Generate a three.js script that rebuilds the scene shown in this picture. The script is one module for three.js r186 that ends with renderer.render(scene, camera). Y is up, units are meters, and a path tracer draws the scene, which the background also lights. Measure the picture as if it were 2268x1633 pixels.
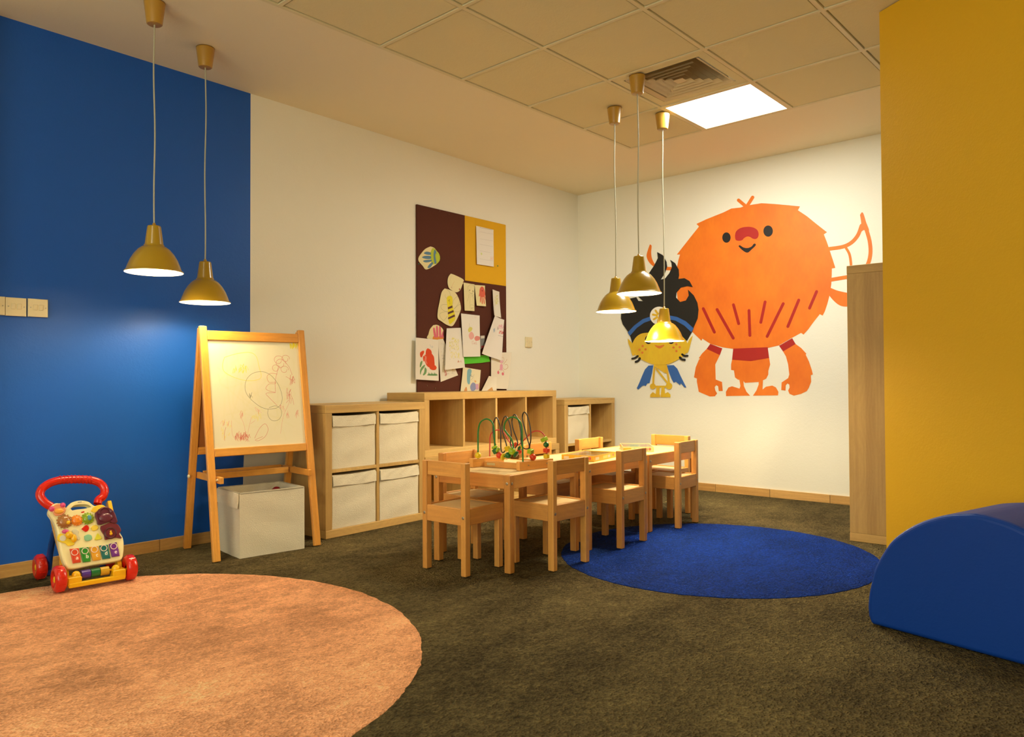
import * as THREE from 'three';
import { RoundedBoxGeometry } from 'three/addons/geometries/RoundedBoxGeometry.js';
import { mergeGeometries } from 'three/addons/utils/BufferGeometryUtils.js';
import { RectAreaLightUniformsLib } from 'three/addons/lights/RectAreaLightUniformsLib.js';

// ---------------------------------------------------------------- camera, light, exposure
const W = 2268, HPX = 1633, FOC = 1665.26, PPX = W / 2 - 74.5, PPY = HPX / 2;
const CAM = new THREE.Vector3(4.0365, 0.9145, 5.8464);
const scene = new THREE.Scene();
const camera = new THREE.PerspectiveCamera(2 * Math.atan(HPX / 2 / FOC) * 180 / Math.PI, W / HPX, 0.05, 60);
camera.position.copy(CAM);
camera.rotation.set(0.0161, 0.7372, -0.0049, 'YXZ');
camera.setViewOffset(W, HPX, 74.5, 0, W, HPX);
camera.updateMatrixWorld(true);
scene.add(camera);
scene.background = new THREE.Color(0x000000);
RectAreaLightUniformsLib.init();
const renderer = new THREE.WebGLRenderer({ antialias: true });
renderer.toneMapping = THREE.LinearToneMapping;
renderer.toneMappingExposure = 1.22;
renderer.shadowMap.enabled = true;
const LAMP_I = 1.0, LAMP_C = new THREE.Color().setRGB(1.0, 0.80, 0.48);
const PANEL_I = 36, PANEL_C = new THREE.Color().setRGB(0.98, 1.0, 0.88);
const UNSEEN_PANEL_I = 4, UNSEEN_PANEL_C = new THREE.Color().setRGB(0.97, 0.96, 0.74);
const UNSEEN_WINDOW_I = 1.5, UNSEEN_WINDOW_C = new THREE.Color().setRGB(0.95, 0.97, 0.78);

// ---------------------------------------------------------------- helpers
const H = 2.651, PI = Math.PI;
function rng(seed) { let a = seed >>> 0; return () => { a = (a + 0x6D2B79F5) >>> 0; let t = a; t = Math.imul(t ^ (t >>> 15), t | 1); t ^= t + Math.imul(t ^ (t >>> 7), t | 61); return ((t ^ (t >>> 14)) >>> 0) / 4294967296; }; }
const taken = {};
const numbered = n => { const k = taken[n] = (taken[n] ?? -1) + 1; return k ? `${n}_${String(k).padStart(3, '0')}` : n; };
const V = (x, y, z) => new THREE.Vector3(x, y, z);
function shade(m) { m.castShadow = true; m.receiveShadow = true; return m; }
function thing(name, label, category, pos = [0, 0, 0], turn = 0, group) {
  const o = new THREE.Group(); o.name = numbered(name); o.position.set(...pos); o.rotation.y = turn;
  o.userData = { label, category }; if (group) o.userData.group = group; scene.add(o); return o;
}
function part(parent, name, geo, mat, pos, label) {
  const m = shade(new THREE.Mesh(geo, mat)); m.name = name; if (pos) m.position.set(...pos);
  if (label) m.userData.label = label; parent.add(m); return m;
}
function solo(name, geo, mat, label, category, pos = [0, 0, 0], turn = 0, group) {
  const m = shade(new THREE.Mesh(geo, mat)); m.name = numbered(name); m.position.set(...pos); m.rotation.y = turn;
  m.userData = { label, category }; if (group) m.userData.group = group; scene.add(m); return m;
}
function struct(name, geo, mat, pos = [0, 0, 0], turn = 0) {
  const m = geo ? shade(new THREE.Mesh(geo, mat)) : new THREE.Group(); m.name = name; m.position.set(...pos); m.rotation.y = turn;
  m.userData = { kind: 'structure' }; scene.add(m); return m;
}
// uv in metres, u along the longest axis of the piece
let uvSeed = rng(77);
function metreUV(g, along) {
  g.computeBoundingBox(); const s = g.boundingBox.getSize(V(0, 0, 0)); const d = [s.x, s.y, s.z];
  const L = along ?? d.indexOf(Math.max(...d)); const p = g.attributes.position, n = g.attributes.normal, uv = new Float32Array(p.count * 2);
  const ou = uvSeed() * 3, ov = uvSeed() * 3;
  for (let i = 0; i < p.count; i++) {
    const P = [p.getX(i), p.getY(i), p.getZ(i)], N = [Math.abs(n.getX(i)), Math.abs(n.getY(i)), Math.abs(n.getZ(i))];
    const k = N.indexOf(Math.max(...N)); let a = L, b;
    if (k === L) { a = (L + 1) % 3; b = (L + 2) % 3; } else b = 3 - k - L;
    uv[2 * i] = P[a] + ou; uv[2 * i + 1] = P[b] + ov;
  }
  g.setAttribute('uv', new THREE.BufferAttribute(uv, 2)); return g;
}
const rbox = (w, h, d, r = 0.003, along) => metreUV(new RoundedBoxGeometry(w, h, d, 1, Math.min(r, w / 2.01, h / 2.01, d / 2.01)), along);
const box = (w, h, d, along) => metreUV(new THREE.BoxGeometry(w, h, d), along);
const at = (g, x, y, z) => g.translate(x, y, z);
const lathe = (pts, n = 48) => new THREE.LatheGeometry(pts.map(p => new THREE.Vector2(p[0], p[1])), n);
const cyl = (r1, r2, h, n = 20) => new THREE.CylinderGeometry(r1, r2, h, n);
const tube = (pts, r, n = 48, m = 8, closed = false) => new THREE.TubeGeometry(new THREE.CatmullRomCurve3(pts.map(p => V(...p)), closed, 'catmullrom', 0.5), n, r, m, closed);
const rot = (g, x = 0, y = 0, z = 0) => { g.rotateX(x); g.rotateY(y); g.rotateZ(z); return g; };
// a pixel of the photograph gives a direction; a known plane gives the distance
function pixelDir(u, v) { return V((u - PPX) / FOC, -(v - PPY) / FOC, -1).applyEuler(camera.rotation); }
class Frame { // plane with origin o, axes ex, ey, n
  constructor(o, ex, ey) { this.o = o; this.ex = ex.clone().normalize(); this.ey = ey.clone().normalize(); this.n = this.ex.clone().cross(this.ey).normalize(); }
  hit(u, v, off = 0) {
    const d = pixelDir(u, v), o = this.o.clone().addScaledVector(this.n, off); const t = o.clone().sub(CAM).dot(this.n) / d.dot(this.n);
    const q = CAM.clone().addScaledVector(d, t).sub(this.o); return [q.dot(this.ex), q.dot(this.ey)];
  }
  place(obj) { obj.position.copy(this.o); obj.setRotationFromMatrix(new THREE.Matrix4().makeBasis(this.ex, this.ey, this.n)); return obj; }
}
const wallL = new Frame(V(0, 0, 0), V(0, 0, -1), V(0, 1, 0));   // left wall: a = -z
const wallB = new Frame(V(0, 0, 0), V(1, 0, 0), V(0, 1, 0));    // mural wall
const crop = (x0, y0, s) => (x, y) => [x0 + x / s, y0 + y / s];

// ---------------------------------------------------------------- procedural textures
function noiseField(n, cellsX, cellsY, seed) { // tileable value noise
  const r = rng(seed), g = Float32Array.from({ length: cellsX * cellsY }, () => r()), out = new Float32Array(n * n);
  const sm = t => t * t * (3 - 2 * t);
  for (let y = 0; y < n; y++) for (let x = 0; x < n; x++) {
    const fx = x / n * cellsX, fy = y / n * cellsY, ix = Math.floor(fx), iy = Math.floor(fy), tx = sm(fx - ix), ty = sm(fy - iy);
    const a = g[iy * cellsX + ix], b = g[iy * cellsX + (ix + 1) % cellsX], c = g[((iy + 1) % cellsY) * cellsX + ix], d = g[((iy + 1) % cellsY) * cellsX + (ix + 1) % cellsX];
    out[y * n + x] = (a + (b - a) * tx) * (1 - ty) + (c + (d - c) * tx) * ty;
  }
  return out;
}
function layers(n, list) { // [cellsX, cellsY, weight, seed] -> about -1..1
  const out = new Float32Array(n * n); let tw = 0;
  for (const [cx, cy, w, s] of list) { const f = noiseField(n, cx, cy, s); tw += w; for (let i = 0; i < out.length; i++) out[i] += (f[i] * 2 - 1) * w; }
  for (let i = 0; i < out.length; i++) out[i] /= tw; return out;
}
function dataTex(n, fn, srgb, rep = 1) {
  const d = new Uint8Array(n * n * 4);
  for (let i = 0; i < n * n; i++) { const c = fn(i); d[4 * i] = c[0]; d[4 * i + 1] = c[1]; d[4 * i + 2] = c[2]; d[4 * i + 3] = 255; }
  for (let i = 0; i < d.length; i++) d[i] = d[i];
  const t = new THREE.DataTexture(d, n, n); t.wrapS = t.wrapT = THREE.RepeatWrapping; t.magFilter = THREE.LinearFilter; t.minFilter = THREE.LinearMipmapLinearFilter; t.generateMipmaps = true;
  if (srgb) t.colorSpace = THREE.SRGBColorSpace; t.repeat.set(1 / rep, 1 / rep); t.needsUpdate = true; return t;
}
const cl = v => Math.max(0, Math.min(255, v));
const tint = (base, f, amt) => base.map((b, k) => cl(b * (1 + f * amt[k])));
function carpetTex(n, metres, base, blot, fine, seed) {
  const a = layers(n, [[4, 5, 1, seed], [9, 13, 1, seed + 1], [21, 34, 0.8, seed + 2], [50, 90, 0.5, seed + 8]]);
  const b = layers(n, [[128, 200, 1, seed + 3], [340, 512, 1.3, seed + 4]]);
  const map = dataTex(n, i => tint(base, a[i] * blot + b[i] * fine, [1, 1.05, 1.1]), true, metres);
  const bump = dataTex(n, i => { const v = cl(128 + a[i] * 50 + b[i] * 150); return [v, v, v]; }, false, metres);
  return { map, bump };
}
function woodTex(base, seed, contrast, plank = 0) {
  const n = 512, s = layers(n, [[2, 40, 1, seed], [3, 90, 0.9, seed + 1], [6, 200, 0.7, seed + 2], [1, 10, 1.0, seed + 3]]), q = layers(n, [[60, 256, 1, seed + 5]]);
  const f = layers(n, [[2, 7, 1, seed + 7]]);
  return dataTex(n, i => {
    const y = Math.floor(i / n) / n; const ring = Math.sin((y * 26 + f[i] * 5) * PI) * 0.16;
    let v = s[i] * 1.2 + q[i] * 0.2 + ring; if (plank) v += (((Math.floor(y * plank) * 7919) % 5) / 5 - 0.4) * 0.8;
    return tint(base, v * contrast, [1, 1.25, 1.6]);
  }, true, 0.6);
}
const plasterBump = (() => { const a = layers(512, [[40, 40, 1, 5], [120, 120, 1, 6], [250, 250, 0.7, 7]]); return dataTex(512, i => { const v = cl(128 + a[i] * 120); return [v, v, v]; }, false, 0.8); })();
const fabricBump = (() => { const a = layers(512, [[256, 256, 1, 15], [9, 14, 0.8, 16]]); return dataTex(512, i => { const v = cl(128 + a[i] * 120); return [v, v, v]; }, false, 0.5); })();
const MS = o => new THREE.MeshStandardMaterial(o);
const MP = o => new THREE.MeshPhysicalMaterial(o);
const hex = h => new THREE.Color(h);
const carpetA = carpetTex(1024, 1.7, [88, 77, 50], 0.34, 0.34, 101);
const carpetO = carpetTex(1024, 1.5, [232, 166, 122], 0.24, 0.17, 201);
const carpetN = carpetTex(1024, 1.5, [14, 44, 116], 0.20, 0.34, 301);
const M = {
  wallWhite: MS({ color: hex('#f2eede'), roughness: 0.75, bumpMap: plasterBump, bumpScale: 0.0006 }),
  wallBlue: MP({ color: hex('#1259ba'), specularIntensity: 0.9, roughness: 0.45, bumpMap: plasterBump, bumpScale: 0.0005 }),
  wallYellow: MS({ color: hex('#e4b012'), roughness: 0.6, bumpMap: plasterBump, bumpScale: 0.0005 }),
  ceiling: MS({ color: hex('#f2e5c4'), roughness: 0.85, bumpMap: plasterBump, bumpScale: 0.0005 }),
  tile: MS({ color: hex('#e4d7aa'), roughness: 0.9, bumpMap: plasterBump, bumpScale: 0.0008 }),
  bar: MS({ color: hex('#e4d6ac'), roughness: 0.5 }),
  carpet: MP({ specularIntensity: 0.15, map: carpetA.map, bumpMap: carpetA.bump, bumpScale: 0.012, roughness: 1 }),
  rugOrange: MP({ specularIntensity: 0.15, map: carpetO.map, bumpMap: carpetO.bump, bumpScale: 0.010, roughness: 1 }),
  rugBlue: MP({ specularIntensity: 0.15, map: carpetN.map, bumpMap: carpetN.bump, bumpScale: 0.010, roughness: 1 }),
  skirt: [0, 1, 2].map(k => MS({ map: woodTex([[196, 152, 88], [204, 160, 96], [188, 144, 84]][k], 900 + k * 11, 0.10), roughness: 0.4 })),
  pine: [0, 1, 2, 3].map(k => MP({ map: woodTex([[216, 152, 74], [224, 160, 80], [208, 142, 66], [220, 156, 80]][k], 400 + k * 13, 0.075), roughness: 0.42, clearcoat: 0.25, clearcoatRoughness: 0.35 })),
  seat: MP({ map: woodTex([232, 204, 152], 460, 0.05), roughness: 0.45 }),
  shelf: [0, 1, 2].map(k => MS({ map: woodTex([[198, 160, 94], [192, 154, 90], [204, 166, 100]][k], 500 + k * 17, 0.065, 9), roughness: 0.5 })),
  easel: [0, 1].map(k => MP({ map: woodTex([[228, 160, 70], [220, 150, 62]][k], 600 + k * 13, 0.08), roughness: 0.42, clearcoat: 0.2, clearcoatRoughness: 0.4 })),
  hardboard: MS({ color: hex('#9a5a24'), roughness: 0.6 }),
  lamp: MP({ color: hex('#b08a16'), roughness: 0.28, clearcoat: 0.5, clearcoatRoughness: 0.15, side: THREE.DoubleSide }),
  canopy: MP({ color: hex('#b98a2c'), roughness: 0.35, clearcoat: 0.4, clearcoatRoughness: 0.2 }),
  lampIn: MS({ color: hex('#fbf6e8'), roughness: 0.6, side: THREE.DoubleSide }),
  cord: MS({ color: hex('#b9b49a'), roughness: 0.45 }),
  bulb: MS({ color: hex('#fff6e0'), emissive: new THREE.Color().setRGB(1, 0.86, 0.6), emissiveIntensity: 6 }),
  glow: MS({ color: hex('#ffffff'), emissive: new THREE.Color().setRGB(1, 0.985, 0.95), emissiveIntensity: 3 }),
  glowWarm: MS({ color: hex('#ffffff'), emissive: UNSEEN_PANEL_C, emissiveIntensity: 2 }),
  unseenPaneGlow: MS({ color: hex('#ffffff'), emissive: UNSEEN_WINDOW_C, emissiveIntensity: 1.6 }),
  fabric: MS({ color: hex('#e2d7bd'), roughness: 0.9, bumpMap: fabricBump, bumpScale: 0.003 }),
  screw: MS({ color: hex('#b8b3a4'), metalness: 0.9, roughness: 0.35 }),
  plastic: MP({ color: hex('#e9d9ae'), roughness: 0.3 }),
  vinyl: MP({ color: hex('#0a3d98'), roughness: 0.45, specularIntensity: 0.5, bumpMap: plasterBump, bumpScale: 0.0004 }),
  boardBrown: MS({ color: hex('#54240f'), roughness: 0.9, bumpMap: fabricBump, bumpScale: 0.001 }),
  boardYellow: MS({ color: hex('#e3ac12'), roughness: 0.9, bumpMap: fabricBump, bumpScale: 0.001 }),
  red: MP({ color: hex('#d3200f'), roughness: 0.25, clearcoat: 0.4 }), yellow: MP({ color: hex('#f2bb08'), roughness: 0.25, clearcoat: 0.4 }),
  cream: MP({ color: hex('#f3e7ae'), roughness: 0.3, clearcoat: 0.3 }), blueP: MP({ color: hex('#0e3a84'), roughness: 0.3, clearcoat: 0.3 }),
};
const plain = (c, r = 0.4, o = {}) => MP({ color: hex(c), roughness: r, ...o });
const paint = c => MS({ color: hex(c), roughness: 0.6 });

// ---------------------------------------------------------------- setting
const RX = 6.2, RZ = 8.0, TH = 0.12;
struct('floor', box(RX + 2 * TH, TH, RZ + 2 * TH), M.carpet, [RX / 2, -TH / 2, RZ / 2]);
// ceiling: plaster border with a sunk grid of square tiles
const GA = 1.106, GB = 0.9065, GT = -0.0221, NI = 7, NJ = 11;
const gxz = (i, j) => [GA + 0.6 * i * Math.cos(GT) + 0.6 * j * Math.sin(GT), GB - 0.6 * i * Math.sin(GT) + 0.6 * j * Math.cos(GT)];
{
  const s = new THREE.Shape([[-TH, -TH], [RX + TH, -TH], [RX + TH, RZ + TH], [-TH, RZ + TH]].map(p => new THREE.Vector2(p[0], p[1])));
  s.holes.push(new THREE.Path([[0, 0], [0, NJ], [NI, NJ], [NI, 0]].map(([i, j]) => new THREE.Vector2(...gxz(i, j)))));
  const g = new THREE.ExtrudeGeometry(s, { depth: 0.03, bevelEnabled: false }); g.rotateX(PI / 2); g.translate(0, 0.03, 0); metreUV(g);
  const c = struct('ceiling', g, M.ceiling, [0, H, 0]);
  part(c, 'slab_above', box(RX + 2 * TH, 0.06, RZ + 2 * TH), M.ceiling, [RX / 2, 0.53, RZ / 2]);
  const tg = [0, 1, 2].map(() => rbox(0.566, 0.014, 0.566, 0.002));
  const skip = new Set(['1,0', '1,1', '1,8', '4,8', '4,4']);
  for (let i = 0; i < NI; i++) for (let j = 0; j < NJ; j++) {
    if (skip.has(`${i},${j}`)) continue;
    const [x, z] = gxz(i + 0.5, j + 0.5); const t = part(c, 'ceiling_tile', tg[(i * 3 + j) % 3], M.tile, [x, 0.0105, z]); t.rotation.y = GT;
  }
  const bg = rbox(0.022, 0.02, 0.6 * NJ, 0.002), bg2 = rbox(0.6 * NI, 0.02, 0.022, 0.002);
  for (let i = 0; i <= NI; i++) { const [x, z] = gxz(i, NJ / 2); const b = part(c, 'grid_bar', bg, M.bar, [x, 0.009, z]); b.rotation.y = GT; }
  for (let j = 0; j <= NJ; j++) { const [x, z] = gxz(NI / 2, j); const b = part(c, 'grid_bar', bg2, M.bar, [x, 0.0094, z]); b.rotation.y = GT; }
  for (const [w, d, x, z] of [[TH, RZ + 2 * TH, -TH / 2, RZ / 2], [TH, RZ + 2 * TH, RX + TH / 2, RZ / 2], [RX, TH, RX / 2, -TH / 2], [RX, TH, RX / 2, RZ + TH / 2]]) part(c, 'plenum_side', box(w, 0.47, d), M.ceiling, [x, 0.265, z]);
}
// walls
{
  const blueEdge = [[3.43, H], [3.433, 1.215], [3.478, 0.40], [3.488, 0]];
  const mk = pts => { const g = new THREE.ExtrudeGeometry(new THREE.Shape(pts.map(p => new THREE.Vector2(-p[0], p[1]))), { depth: TH, bevelEnabled: false }); g.rotateY(PI / 2); return metreUV(g); };
  struct('wall_left', mk([[-TH, 0], [-TH, H], ...blueEdge]), M.wallWhite, [-TH, 0, 0]);
  struct('wall_left_blue', mk([...blueEdge, [4.87, 0], [4.87, H]]), M.wallBlue, [-TH, 0, 0]);
  struct('wall_left_pier', box(0.24, H, 0.32), M.wallWhite, [0, H / 2, 5.03]);
  struct('wall_left_rear', box(TH, H, RZ - 5.19), M.wallWhite, [-TH / 2, H / 2, (RZ + 5.19) / 2]);
  struct('wall_back', box(RX + TH, H, TH), M.wallWhite, [(RX + TH) / 2, H / 2, -TH / 2]);
  struct('wall_front', box(RX + 2 * TH, H, TH), M.wallWhite, [RX / 2, H / 2, RZ + TH / 2]);
  struct('wall_side', box(TH, H, RZ), M.wallWhite, [RX + TH / 2, H / 2, RZ / 2]);
  const d = V(0.852, 0, 0.524), L = 3.65, c = V(3.072, H / 2, 1.946).addScaledVector(d, L / 2).addScaledVector(V(0.524, 0, -0.852), 0.06);
  struct('wall_right', box(L, H, 0.12), M.wallYellow, [c.x, c.y, c.z], -Math.atan2(0.524, 0.852));
}
{ // wide glass front, out of view behind the camera, placed to light camera-facing surfaces
  const o = struct('unseen_window_1', null, null, [3.4, 1.3, RZ - 0.02]);
  const bars = [[3.7, 0.06, 0, 1.13], [3.7, 0.06, 0, -1.13]].map(([w, h, x, y]) => at(box(w, h, 0.05), x, y, -0.01)).concat([-1.82, -0.61, 0.61, 1.82].map(x => at(box(0.06, 2.2, 0.05), x, 0, -0.01)));
  part(o, 'unseen_window_frame', mergeGeometries(bars), M.bar);
  for (const x of [-1.215, 0, 1.215]) part(o, 'unseen_pane', box(1.15, 2.19, 0.006), M.unseenPaneGlow, [x, 0, 0.0]);
  const l = new THREE.RectAreaLight(UNSEEN_WINDOW_C, UNSEEN_WINDOW_I, 3.5, 2.15); l.position.set(0, 0, -0.04); l.name = 'unseen_window_glow'; o.add(l);
}
// tiled skirting
function skirting(name, A, B, turn, h) {
  const s = struct(name), d = B.clone().sub(A), L = d.length(), n = Math.round(L / 0.44), e = L / n;
  const g = [0, 1].map(() => rbox(e - 0.003, h, 0.012, 0.0015)); s.position.copy(A); s.rotation.y = turn;
  for (let k = 0; k < n; k++) part(s, 'skirting_tile', g[k % 2], M.skirt[(k * 2 + (k >> 1)) % 3], [(k + 0.5) * e, h / 2, 0]);
}
skirting('baseboard_left', V(0.006, 0, 4.868), V(0.006, 0, 0.012), PI / 2, 0.062);
skirting('baseboard_back', V(0.012, 0, 0.006), V(RX, 0, 0.006), 0, 0.062);

// ---------------------------------------------------------------- ceiling fittings
function rectLight(o, w, h, color, intensity, y) {
  const l = new THREE.RectAreaLight(color, intensity, w, h); l.position.set(0, y, 0); l.rotation.x = -PI / 2; l.name = 'panel_glow'; o.add(l); return l;
}
function ceilingPanel(i, j, label, mat, color, intensity) {
  const [x, z] = gxz(i + 0.5, j + 0.5), o = thing('ceiling_light_panel', label, 'ceiling light', [x, H, z], GT);
  const fr = [];
  for (const s of [-1, 1]) { fr.push(at(box(0.58, 0.012, 0.012), 0, 0.006, s * 0.284)); fr.push(at(box(0.012, 0.012, 0.556), s * 0.284, 0.006, 0)); }
  part(o, 'frame', mergeGeometries(fr), M.bar); part(o, 'diffuser', box(0.556, 0.008, 0.556), mat, [0, 0.006, 0], 'glowing white diffuser');
  rectLight(o, 0.55, 0.55, color, intensity, -0.002);
}
ceilingPanel(1, 0, 'square lit ceiling light panel next to the air vent', M.glow, PANEL_C, PANEL_I);
// the room goes on behind the camera; unseen panels there are placed to light the rug, yellow wall and chair backs
ceilingPanel(1, 8, 'unseen square ceiling light panel beside the left wall, placed to light the orange rug', M.glowWarm, UNSEEN_PANEL_C, UNSEEN_PANEL_I);
ceilingPanel(4, 8, 'unseen square ceiling light panel over the open floor, placed to light the yellow wall', M.glowWarm, UNSEEN_PANEL_C, UNSEEN_PANEL_I);
{
  const [x, z] = gxz(1.5, 1.5), o = thing('air_vent', 'square white ceiling air vent with nested louvres beside light panel', 'air vent', [x, H, z], GT);
  const s = new THREE.Shape([[-.283, -.283], [.283, -.283], [.283, .283], [-.283, .283]].map(p => new THREE.Vector2(...p)));
  s.holes.push(new THREE.Path([[-.235, -.235], [-.235, .235], [.235, .235], [.235, -.235]].map(p => new THREE.Vector2(...p))));
  const g = new THREE.ExtrudeGeometry(s, { depth: 0.008, bevelEnabled: false }); g.rotateX(PI / 2); part(o, 'backing_tile', metreUV(g), M.tile, [0, 0.012, 0]);
  const ring = (b, t, h) => { const q = new THREE.CylinderGeometry(t * Math.SQRT2, b * Math.SQRT2, h, 4, 1, true); q.rotateY(PI / 4); const e = q.toNonIndexed(); e.computeVertexNormals(); return e; };
  const vm = MS({ color: hex('#dcc9a0'), roughness: 0.45, side: THREE.DoubleSide });
  part(o, 'vent_frame', mergeGeometries([ring(0.228, 0.205, 0.012).translate(0, 0.008, 0), ring(0.205, 0.195, 0.04).translate(0, 0.034, 0)]), vm);
  for (const b of [0.180, 0.142, 0.104, 0.066]) part(o, 'louvre', ring(b, b - 0.020, 0.020), vm, [0, 0.014, 0]);
  part(o, 'duct', ring(0.196, 0.196, 0.44), vm, [0, 0.274, 0]);
  let cg = new THREE.CylinderGeometry(0.001, 0.030 * Math.SQRT2, 0.02, 4); cg.rotateY(PI / 4); cg = cg.toNonIndexed(); cg.computeVertexNormals(); part(o, 'centre_cone', cg, vm, [0, 0.015, 0]);
}
// pendant lamps
const shadeOut = lathe([[0.012, 0.214], [0.027, 0.213], [0.0295, 0.208], [0.040, 0.128], [0.0435, 0.126], [0.0445, 0.119], [0.052, 0.117], [0.068, 0.105], [0.086, 0.083], [0.101, 0.057], [0.112, 0.030], [0.119, 0.010], [0.1255, 0.006], [0.127, 0.002], [0.1255, 0.0]], 56);
const shadeIn = lathe([[0.1245, 0.0005], [0.1175, 0.010], [0.110, 0.030], [0.099, 0.056], [0.084, 0.081], [0.066, 0.102], [0.050, 0.1145], [0.040, 0.118], [0.030, 0.14]], 56);
const canopyG = lathe([[0.0, 0.0], [0.030, 0.0], [0.0345, 0.004], [0.046, 0.096], [0.0465, 0.102], [0.0, 0.102]], 40);
function pendant(x, z, rim, sway, label, power = 0.60) {
  const o = thing('pendant_lamp', label, 'pendant lamp', [x, rim, z], 0, 'yellow metal pendant lamps');
  const sd = part(o, 'shade', shadeOut, M.lamp); part(sd, 'shade_lining', shadeIn, M.lampIn, null, 'white inside of the shade');
  const so = part(o, 'socket', cyl(0.016, 0.016, 0.075, 16), M.lampIn, [0, 0.108, 0]);
  part(so, 'bulb', new THREE.SphereGeometry(0.03, 20, 14), M.bulb, [0, 0.048 - 0.108, 0], 'glowing bulb');
  part(o, 'cord_grip', lathe([[0.0, 0.226], [0.006, 0.226], [0.008, 0.218], [0.013, 0.2135], [0.0, 0.2135]], 16), M.canopy);
  const top = H - 0.104 - rim, pts = []; for (let k = 0; k <= 10; k++) { const t = k / 10; pts.push([sway * Math.sin(t * PI * 2.3) * 0.004 * (1 - t * 0.3), 0.222 + (top - 0.222) * t, sway * Math.sin(t * PI * 3.1) * 0.003]); }
  pts[0] = [0, 0.22, 0]; pts[10] = [0, top + 0.004, 0];
  part(o, 'cord', tube(pts, 0.0036, 60, 8), M.cord); part(o, 'canopy', canopyG, M.canopy, [0, top, 0]);
  const l = new THREE.PointLight(LAMP_C, LAMP_I * power, 0, 2); l.position.set(0, 0.048, 0); l.castShadow = true; l.name = 'bulb_light'; o.add(l);
}
pendant(0.656, 4.312, 1.412, 1, 'yellow metal pendant lamp above the walker, farther from the easel');
pendant(0.384, 3.922, 1.323, -1, 'yellow metal pendant lamp hanging beside the easel top');
pendant(1.478, 1.724, 1.348, 1, 'yellow metal pendant lamp over play table, closest to the pinboard wall', 1.75);
pendant(1.846, 2.072, 1.404, -1, 'yellow metal pendant lamp over play table, highest hanging of three', 1.75);
pendant(1.651, 1.419, 1.164, 1, 'yellow metal pendant lamp over play table, lowest hanging of three', 1.75);

// ---------------------------------------------------------------- rugs and soft block
function rug(cx, cz, rx, rz, turn, mat, name, label, seed) {
  const r = rng(seed), n = 300, R = 24, ph = [r() * 7, r() * 7], pos = [0, 0.0034, 0], idx = [], edge = Array.from({ length: n }, () => 1 + 0.004 * (r() - 0.5));
  for (let k = 1; k <= R + 1; k++) for (let q = 0; q < n; q++) { // rings out to a frayed edge, the last one turned down
    const a = q / n * PI * 2, f = k <= R ? k / R : 1.002, w = f * (f > 0.98 ? edge[q] : 1) * (1 + 0.0018 * f * Math.sin(a * 23 + ph[0]) + 0.0012 * f * Math.sin(a * 61 + ph[1]));
    pos.push(Math.cos(a) * rx * w, k <= R ? 0.0034 - (k === R ? 0.001 : 0) : 0.0002, Math.sin(a) * rz * w);
  }
  for (let q = 0; q < n; q++) { idx.push(0, 1 + (q + 1) % n, 1 + q); for (let k = 0; k < R; k++) { const a = 1 + k * n + q, b = 1 + k * n + (q + 1) % n; idx.push(a, b, a + n, b, b + n, a + n); } }
  const g = new THREE.BufferGeometry(); g.setAttribute('position', new THREE.Float32BufferAttribute(pos, 3)); g.setIndex(idx); g.computeVertexNormals(); metreUV(g);
  solo(name, g, mat, label, 'rug', [cx, 0, cz], turn);
}
rug(1.404, 4.88, 1.105, 1.105, 0, M.rugOrange, 'round_rug', 'large round orange pile rug in front of the walker', 31);
rug(2.29, 2.08, 0.775, 0.85, 0, M.rugBlue, 'round_rug', 'round navy blue pile rug beside the play table', 32);
{
  const prof = [[0.012, 0.0], [0.002, 0.006], [-0.006, 0.03], [-0.008, 0.07], [-0.003, 0.115], [0.008, 0.165], [0.022, 0.215], [0.053, 0.276], [0.090, 0.330], [0.143, 0.377], [0.200, 0.413], [0.270, 0.443], [0.340, 0.458]];
  const mid = 0.372, pts = [...prof, [mid, 0.461], ...prof.slice().reverse().map(([s, y]) => [2 * mid - s, y])];
  const sh = new THREE.Shape(); sh.moveTo(...pts[0]); sh.splineThru(pts.slice(1).map(p => new THREE.Vector2(...p))); sh.closePath();
  const g = new THREE.ExtrudeGeometry(sh, { depth: 0.384, bevelEnabled: true, bevelThickness: 0.018, bevelSize: 0.018, bevelOffset: -0.018, bevelSegments: 4, curveSegments: 8 });
  g.translate(0, 0, -0.402);
  const o = thing('foam_block', 'blue vinyl half round foam block against the yellow wall', 'foam block', [3.219, 0.002, 2.79], -Math.atan2(0.253, 0.968));
  part(o, 'cover', g, M.vinyl);
  const top = pts.slice(2, -2);
  part(o, 'seam_piping', tube(top.map(([s, y]) => [s + (s < mid ? 0.004 : -0.004), y - 0.003, -0.010]), 0.0025, 120, 6), M.vinyl);
}

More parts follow.
